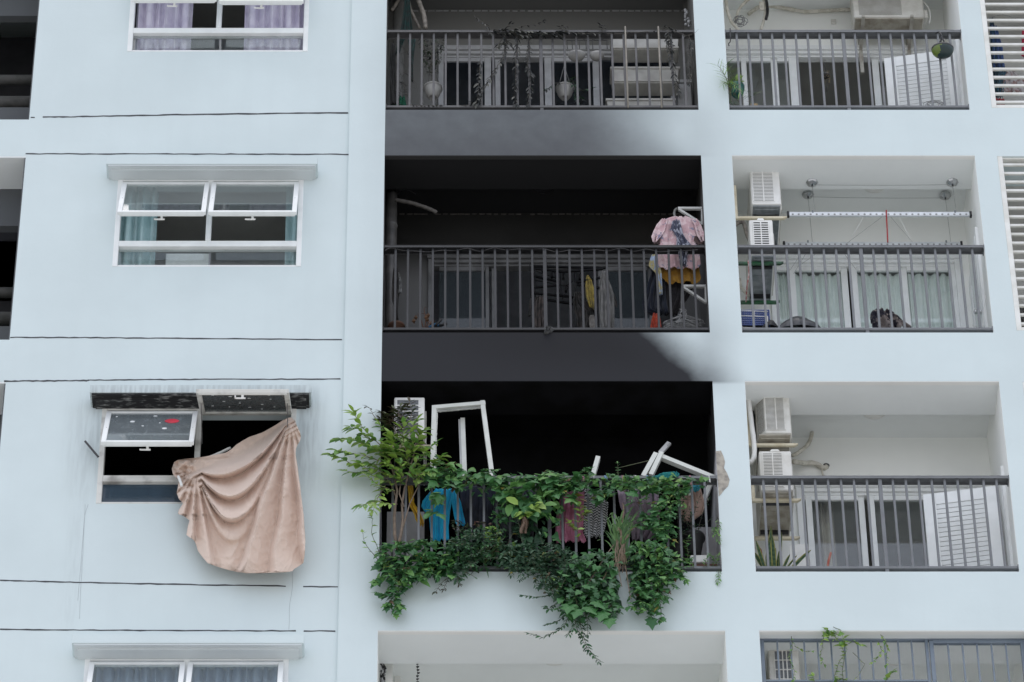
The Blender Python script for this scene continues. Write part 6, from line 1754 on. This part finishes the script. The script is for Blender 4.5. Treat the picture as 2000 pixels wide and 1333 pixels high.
# thin straggly plants at the right end
rg = Plant('straggly_plant', 'thin straggly shrub with small leaves growing from the black pots', 'shrub', at(1355, 1062, .15))
for k in range(15):
    u0 = random.choice((1325, 1355, 1358)); tip = (random.uniform(1310, 1400), random.uniform(965, 1050))
    mid = (u0 + (tip[0] - u0) * .35 + random.uniform(-6, 6), 1060 + (tip[1] - 1060) * .6)
    sprig(rg, [(u0, 1062, .15), (mid[0], mid[1], .1), (tip[0], tip[1], .02)], 8, .045, 'small', [DK[0], DK[1], OL[2]], (.5, .3, .2), .0035)
rg.done(DRYST, 60)
r2 = Plant('straggly_plant', 'fresh green leaf sprigs at the right end post of the planted railing', 'plant', at(1395, 1112, -.02))
for pts, n in (([(1398, 1110, .05), (1402, 1095, -.02), (1404, 1085, -.04)], 6), ([(1390, 1112, .05), (1395, 1095, -.0), (1392, 1090, -.02)], 6), ([(1400, 1040, .0), (1396, 1030, -.04), (1394, 1045, -.06)], 8), ([(1395, 1035, .0), (1402, 1045, -.05), (1404, 1058, -.06)], 7), ([(1402, 1010, .05), (1404, 1020, .0), (1403, 1032, -.02)], 5), ([(1340, 1100, .0), (1345, 1080, -.05), (1340, 1065, -.06), (1345, 1050, -.07)], 8), ([(1355, 1110, .0), (1350, 1095, -.05), (1335, 1090, -.06)], 7), ([(1300, 1010, -.02), (1297, 1025, -.05), (1303, 1030, -.06)], 5), ([(1404, 1112, -.01), (1404, 1125, -.02), (1402, 1138, -.02)], 5), ([(1375, 1108, .0), (1380, 1090, -.04), (1385, 1085, -.05)], 6)):
    sprig(r2, pts, n, .05, 'small', [BR[1], VN[2], VN[0]], r=.003)
r2.done(STEM, 50)

# snake plant in the lower right balcony
sp = Plant('snake_plant', 'snake plant with yellow-edged leaves behind the lower right railing', 'snake plant', at(1510, 1120, .2))
sm_ = stripes('snake_leaf', (.035, .075, .04), (.07, .12, .06), 120)
sy = pm('snake_leaf_edge', (.42, .40, .14), (.36, .34, .10), rough=.5)
for u0, v0, u1, v1, w in ((1503, 1118, 1506, 1026, 9), (1505, 1118, 1502, 1050, 8), (1514, 1118, 1508, 1045, 9), (1508, 1118, 1515, 1070, 8), (1522, 1118, 1527, 1038, 5), (1496, 1118, 1476, 1055, 8), (1498, 1118, 1472, 1078, 10), (1526, 1118, 1543, 1082, 6), (1538, 1118, 1584, 1072, 8), (1530, 1118, 1557, 1084, 4), (1518, 1118, 1522, 1075, 7), (1500, 1118, 1498, 1075, 8)):
    P0, P1 = at(u0, v0, .25), at(u1, v1, .16 + random.uniform(0, .1)); L = (P1 - P0)
    side = L.normalized().cross(Vector((0, 1, 0))).normalized()
    W_ = w * .0052 * .5
    prof = [(0, .7), (.25, .9), (.5, 1), (.75, .8), (.9, .45), (1, .02)]
    b = MB()
    for k in range(5):
        (t0, a0), (t1, a1) = prof[k], prof[k + 1]
        c0 = P0 + L * t0 + Vector((0, .0, -.06 * (1 if abs(u1 - u0) > 30 else 0) * (t0 - .5) ** 2)); c1 = P0 + L * t1 + Vector((0, .0, -.06 * (1 if abs(u1 - u0) > 30 else 0) * (t1 - .5) ** 2))
        for s0, s1, mi in ((-1, -.68, 1), (-.68, .68, 0), (.68, 1, 1)):
            yy = lambda s: Vector((0, .018 * (1 - s * s), 0))
            b.add([c0 + side * (W_ * a0 * s0) + yy(s0), c0 + side * (W_ * a0 * s1) + yy(s1), c1 + side * (W_ * a1 * s1) + yy(s1), c1 + side * (W_ * a1 * s0) + yy(s0)], [(0, 1, 2, 3)], mi, True)
    b.build('leaf', [sm_, sy], sp.root)
c = at(1508, 1128, .25)
MB().lathe([(0, 0), (.10, 0), (.14, .14), (.12, .14), (0, .12)], c - Vector((0, 0, .12)), 20).build('pot', M['black'], sp.root)
# palm and leaves in the top right balcony
pa = Plant('potted_palm', 'small palm with drooping thin fronds at the left end of the top right railing', 'palm', at(1428, 212, .1))
for u, v, n in ((1402, 128, 6), (1408, 140, 6), (1418, 128, 7), (1430, 138, 7), (1412, 165, 6), (1440, 168, 6), (1445, 180, 6), (1425, 160, 6)):
    P0 = at(1428, 200, .05); P1 = at(1424, 150, -.02); P2 = at(u, v, -.10)
    S = [(1 - t) ** 2 * P0 + 2 * (1 - t) * t * P1 + t * t * P2 for t in [i / 8 for i in range(9)]]
    pa.stem(S, .005)
    for i in range(3, 9):
        for sg_ in (1, -1):
            d = (S[i] - S[i - 1]).normalized() + Vector((sg_ * .7, -.2, -.5)) + rv(.2)
            pa.leaf(S[i], d, Vector((0, -.7, .6)) + rv(.3), .12 * random.uniform(.7, 1.2), 'blade', pick([BR[0], LG[1], LG[0]], (.5, .2, .3)))
mass(pa, [(1422, 170), (1460, 175), (1458, 212), (1424, 212)], 60, .02, .15, .10, 'blade', [VN[1], LG[1], VN[0]], (.5, .2, .3), .2)
pa.done(STEM, 60)
yl = Plant('seedling', 'young plant with yellow-green leaves in the teal green pot', 'plant', at(1443, 168, .2))
for u, v, sz in ((1443, 138, .13), (1448, 150, .10), (1452, 158, .09), (1437, 152, .09)):
    p = at(1442, 163, .18); q = at(u, v, .12); yl.leaf(p, q - p, Vector((0, -1, .3)) + rv(.3), sz, 'oval', BR[2] if sz > .1 else BR[0])
yl.stem([at(1442, 168, .2), at(1443, 150, .17)], .006)
yl.done(STEM, 10)
lv = Plant('single_leaf', 'long single leaf curving up beside the wooden block', 'leaf', at(1465, 205, .1))
lv.leaf(at(1464, 192, .08), at(1490, 174, .02) - at(1464, 192, .08), Vector((.2, -.8, .5)), .17, 'lance', OL[2])
lv.done(STEM, 5)
# vine on the blue-grey grille
gv = Plant('climbing_vine', 'light green vine climbing the blue-grey security grille', 'vine', at(1640, 1300, .05))
for pts, n, sz in (([(1648, 1345, .06), (1645, 1310, .04), (1650, 1280, .03), (1640, 1255, .02), (1628, 1242, .0), (1610, 1236, -.02)], 20, .05), ([(1640, 1345, .06), (1630, 1320, .04), (1638, 1295, .02), (1655, 1270, .0), (1645, 1240, -.02)], 18, .05), ([(1650, 1262, .03), (1665, 1252, .02), (1675, 1258, .02), (1688, 1262, .03)], 8, .045), ([(1640, 1242, .0), (1625, 1236, -.02), (1612, 1228, -.03)], 8, .055), ([(1610, 1238, .02), (1606, 1262, .02), (1602, 1285, .02), (1610, 1300, .03)], 10, .04), ([(1628, 1225, -.02), (1640, 1230, -.02), (1644, 1236, -.02)], 5, .03),
                   ([(1546, 1244, .04), (1548, 1268, .03), (1540, 1290, .03), (1552, 1310, .04), (1548, 1330, .05)], 14, .04), ([(1720, 1240, .0), (1730, 1255, .0), (1733, 1270, .02), (1730, 1300, .04)], 13, .045), ([(1715, 1252, .02), (1722, 1272, .02), (1715, 1285, .02), (1702, 1295, .02)], 9, .04), ([(1730, 1332, .05), (1736, 1318, .02), (1744, 1312, .0)], 6, .07), ([(1552, 1262, .04), (1570, 1272, .03), (1588, 1272, .03)], 5, .035), ([(1590, 1333, .05), (1588, 1320, .03)], 3, .06), ([(1665, 1275, .03), (1690, 1298, .0), (1676, 1320, .02), (1668, 1328, .02)], 3, .02), ([(1655, 1330, .04), (1640, 1325, .03), (1632, 1333, .03)], 8, .06)):
    sprig(gv, pts, n, sz, 'heart', [BR[0], BR[1], BR[2]], (.4, .4, .2), .0035, pair=False)
mass(gv, [(1610, 1232), (1650, 1240), (1655, 1262), (1635, 1268), (1615, 1250)], 22, -.04, .02, .06, 'heart', BR, droop=.3)
gv.done(STEM, 90)

# smoked, withered creepers of the topmost middle balcony
cr = Plant('withered_vine', 'withered creeper trailing over the smoke-stained top handrail', 'vine', at(1060, 60, -.02))
def strand(pl, pts, n, sz, Y=-.02, ms=CH, w=(.3, .2, .5), r=.0035): sprig(pl, [(u, v, Y) for u, v in pts], n, sz * 1.45, 'lance', ms, w, r, True, .6)
strand(cr, [(925, 30), (940, 42), (952, 52), (958, 66)], 7, .035)
strand(cr, [(960, 60), (985, 58), (1010, 60), (1040, 62), (1070, 66), (1100, 62), (1130, 66), (1170, 66)], 34, .06)
strand(cr, [(970, 66), (1000, 64), (1020, 70), (1055, 66), (1090, 70)], 22, .065)
for pts in ([(985, 60), (992, 48), (1000, 46)], [(1000, 58), (1020, 52), (1045, 48), (1062, 42)], [(1100, 60), (1092, 50), (1105, 52)], [(1175, 62), (1180, 52), (1172, 48)], [(1185, 66), (1200, 66), (1240, 64), (1290, 60), (1320, 62), (1340, 72), (1352, 80)], [(1290, 56), (1300, 52), (1320, 58)]):
    strand(cr, pts, 6, .035)
for pts, n in (([(985, 70), (975, 85), (968, 95), (990, 80), (1000, 92)], 12), ([(985, 68), (990, 90), (985, 110), (965, 140), (955, 158), (940, 175), (935, 200)], 26), ([(1008, 66), (1012, 90), (1006, 120), (1008, 145), (1005, 175), (1008, 205)], 22), ([(1032, 66), (1035, 95), (1030, 130), (1038, 150), (1034, 180), (1030, 205)], 24), ([(1304, 60), (1306, 85), (1310, 110), (1316, 140), (1320, 160), (1326, 185)], 24), ([(1304, 62), (1308, 80), (1312, 100)], 8), ([(938, 118), (936, 150), (934, 180), (930, 205)], 14)):
    strand(cr, pts, n, .05)
strand(cr, [(1345, 70), (1352, 85), (1350, 110), (1342, 125)], 6, .03)
cr.done(DRYST, 110)
for lb, cu, poly, n, ms, w, Y in (('dead brown-green creeper hanging in a curtain over the left round pot', 842, [(818, 72), (862, 72), (868, 95), (855, 130), (848, 150), (832, 145), (822, 110)], 260, [CH[1], OL[2], CH[0]], (.25, .35, .4), .3),):
    pl = Plant('hanging_plant', lb, 'hanging plant', at(cu, 150, Y))
    mass(pl, poly, n, Y - .1, Y + .1, .045, ['small', 'oval'], ms, w, .8)
    for k in range(8): pl.stem([at(840 + random.uniform(-14, 14), 85, Y), at(843 + random.uniform(-8, 8), 165, Y)], .003)
    pl.done(DRYST, 60)
pl = Plant('hanging_plant', 'dark green trailing plant in the middle round pot', 'hanging plant', at(1103, 160, .28))
for pts in ([(1100, 160, .28), (1088, 162, .2), (1075, 172, .15), (1062, 178, .15)], [(1106, 158, .28), (1118, 158, .2), (1122, 170, .2), (1128, 185, .2), (1140, 195, .2)], [(1120, 165, .22), (1135, 178, .2), (1145, 175, .2), (1158, 172, .2)], [(1112, 156, .28), (1122, 150, .25)], [(1125, 180, .22), (1130, 200, .2)]):
    sprig(pl, pts, 9, .06, 'small', [DK[0], CH[2], DK[1]], (.4, .4, .2), .003)
pl.done(DRYST, 40)
pl = Plant('withered_vine', 'thin dead twigs at the left end of the topmost middle balcony', 'vine', at(790, 150, .2))
for k in range(16):
    u, v = random.uniform(768, 800), random.uniform(70, 190); pl.stem([at(u, v, .25), at(u + random.uniform(-14, 20), v + random.uniform(5, 25), .22), at(u + random.uniform(-10, 25), v + random.uniform(10, 45), .22)], .0025)
for pts in ([(800, 90), (802, 120), (805, 150)], [(775, 150), (776, 180), (780, 205)], [(795, 190), (790, 170), (786, 162)]): strand(pl, pts, 8, .03, .2)
strand(pl, [(800, 206), (830, 207), (860, 206)], 8, .03, .0); strand(pl, [(900, 207), (930, 205), (920, 200)], 6, .03, .0)
pl.done(DRYST, 20)
pl = Plant('withered_vine', 'dead twigs tangled at the right end post of the topmost middle railing', 'vine', at(1348, 100, .02))
for k in range(10):
    u, v = random.uniform(1338, 1352), random.uniform(70, 150); pl.stem([at(u, v, .06), at(u + random.uniform(-6, 5), v + 15, .03), at(u + random.uniform(-8, 6), v + 35, .05)], .004)
strand(pl, [(1346, 80), (1344, 110), (1348, 140), (1346, 165)], 12, .035, .05)
pl.stem([at(1320, 62, -.02), at(1340, 70, -.04), at(1356, 66, -.05), at(1364, 58, -.05)], .003)
pl.done(DRYST, 12)
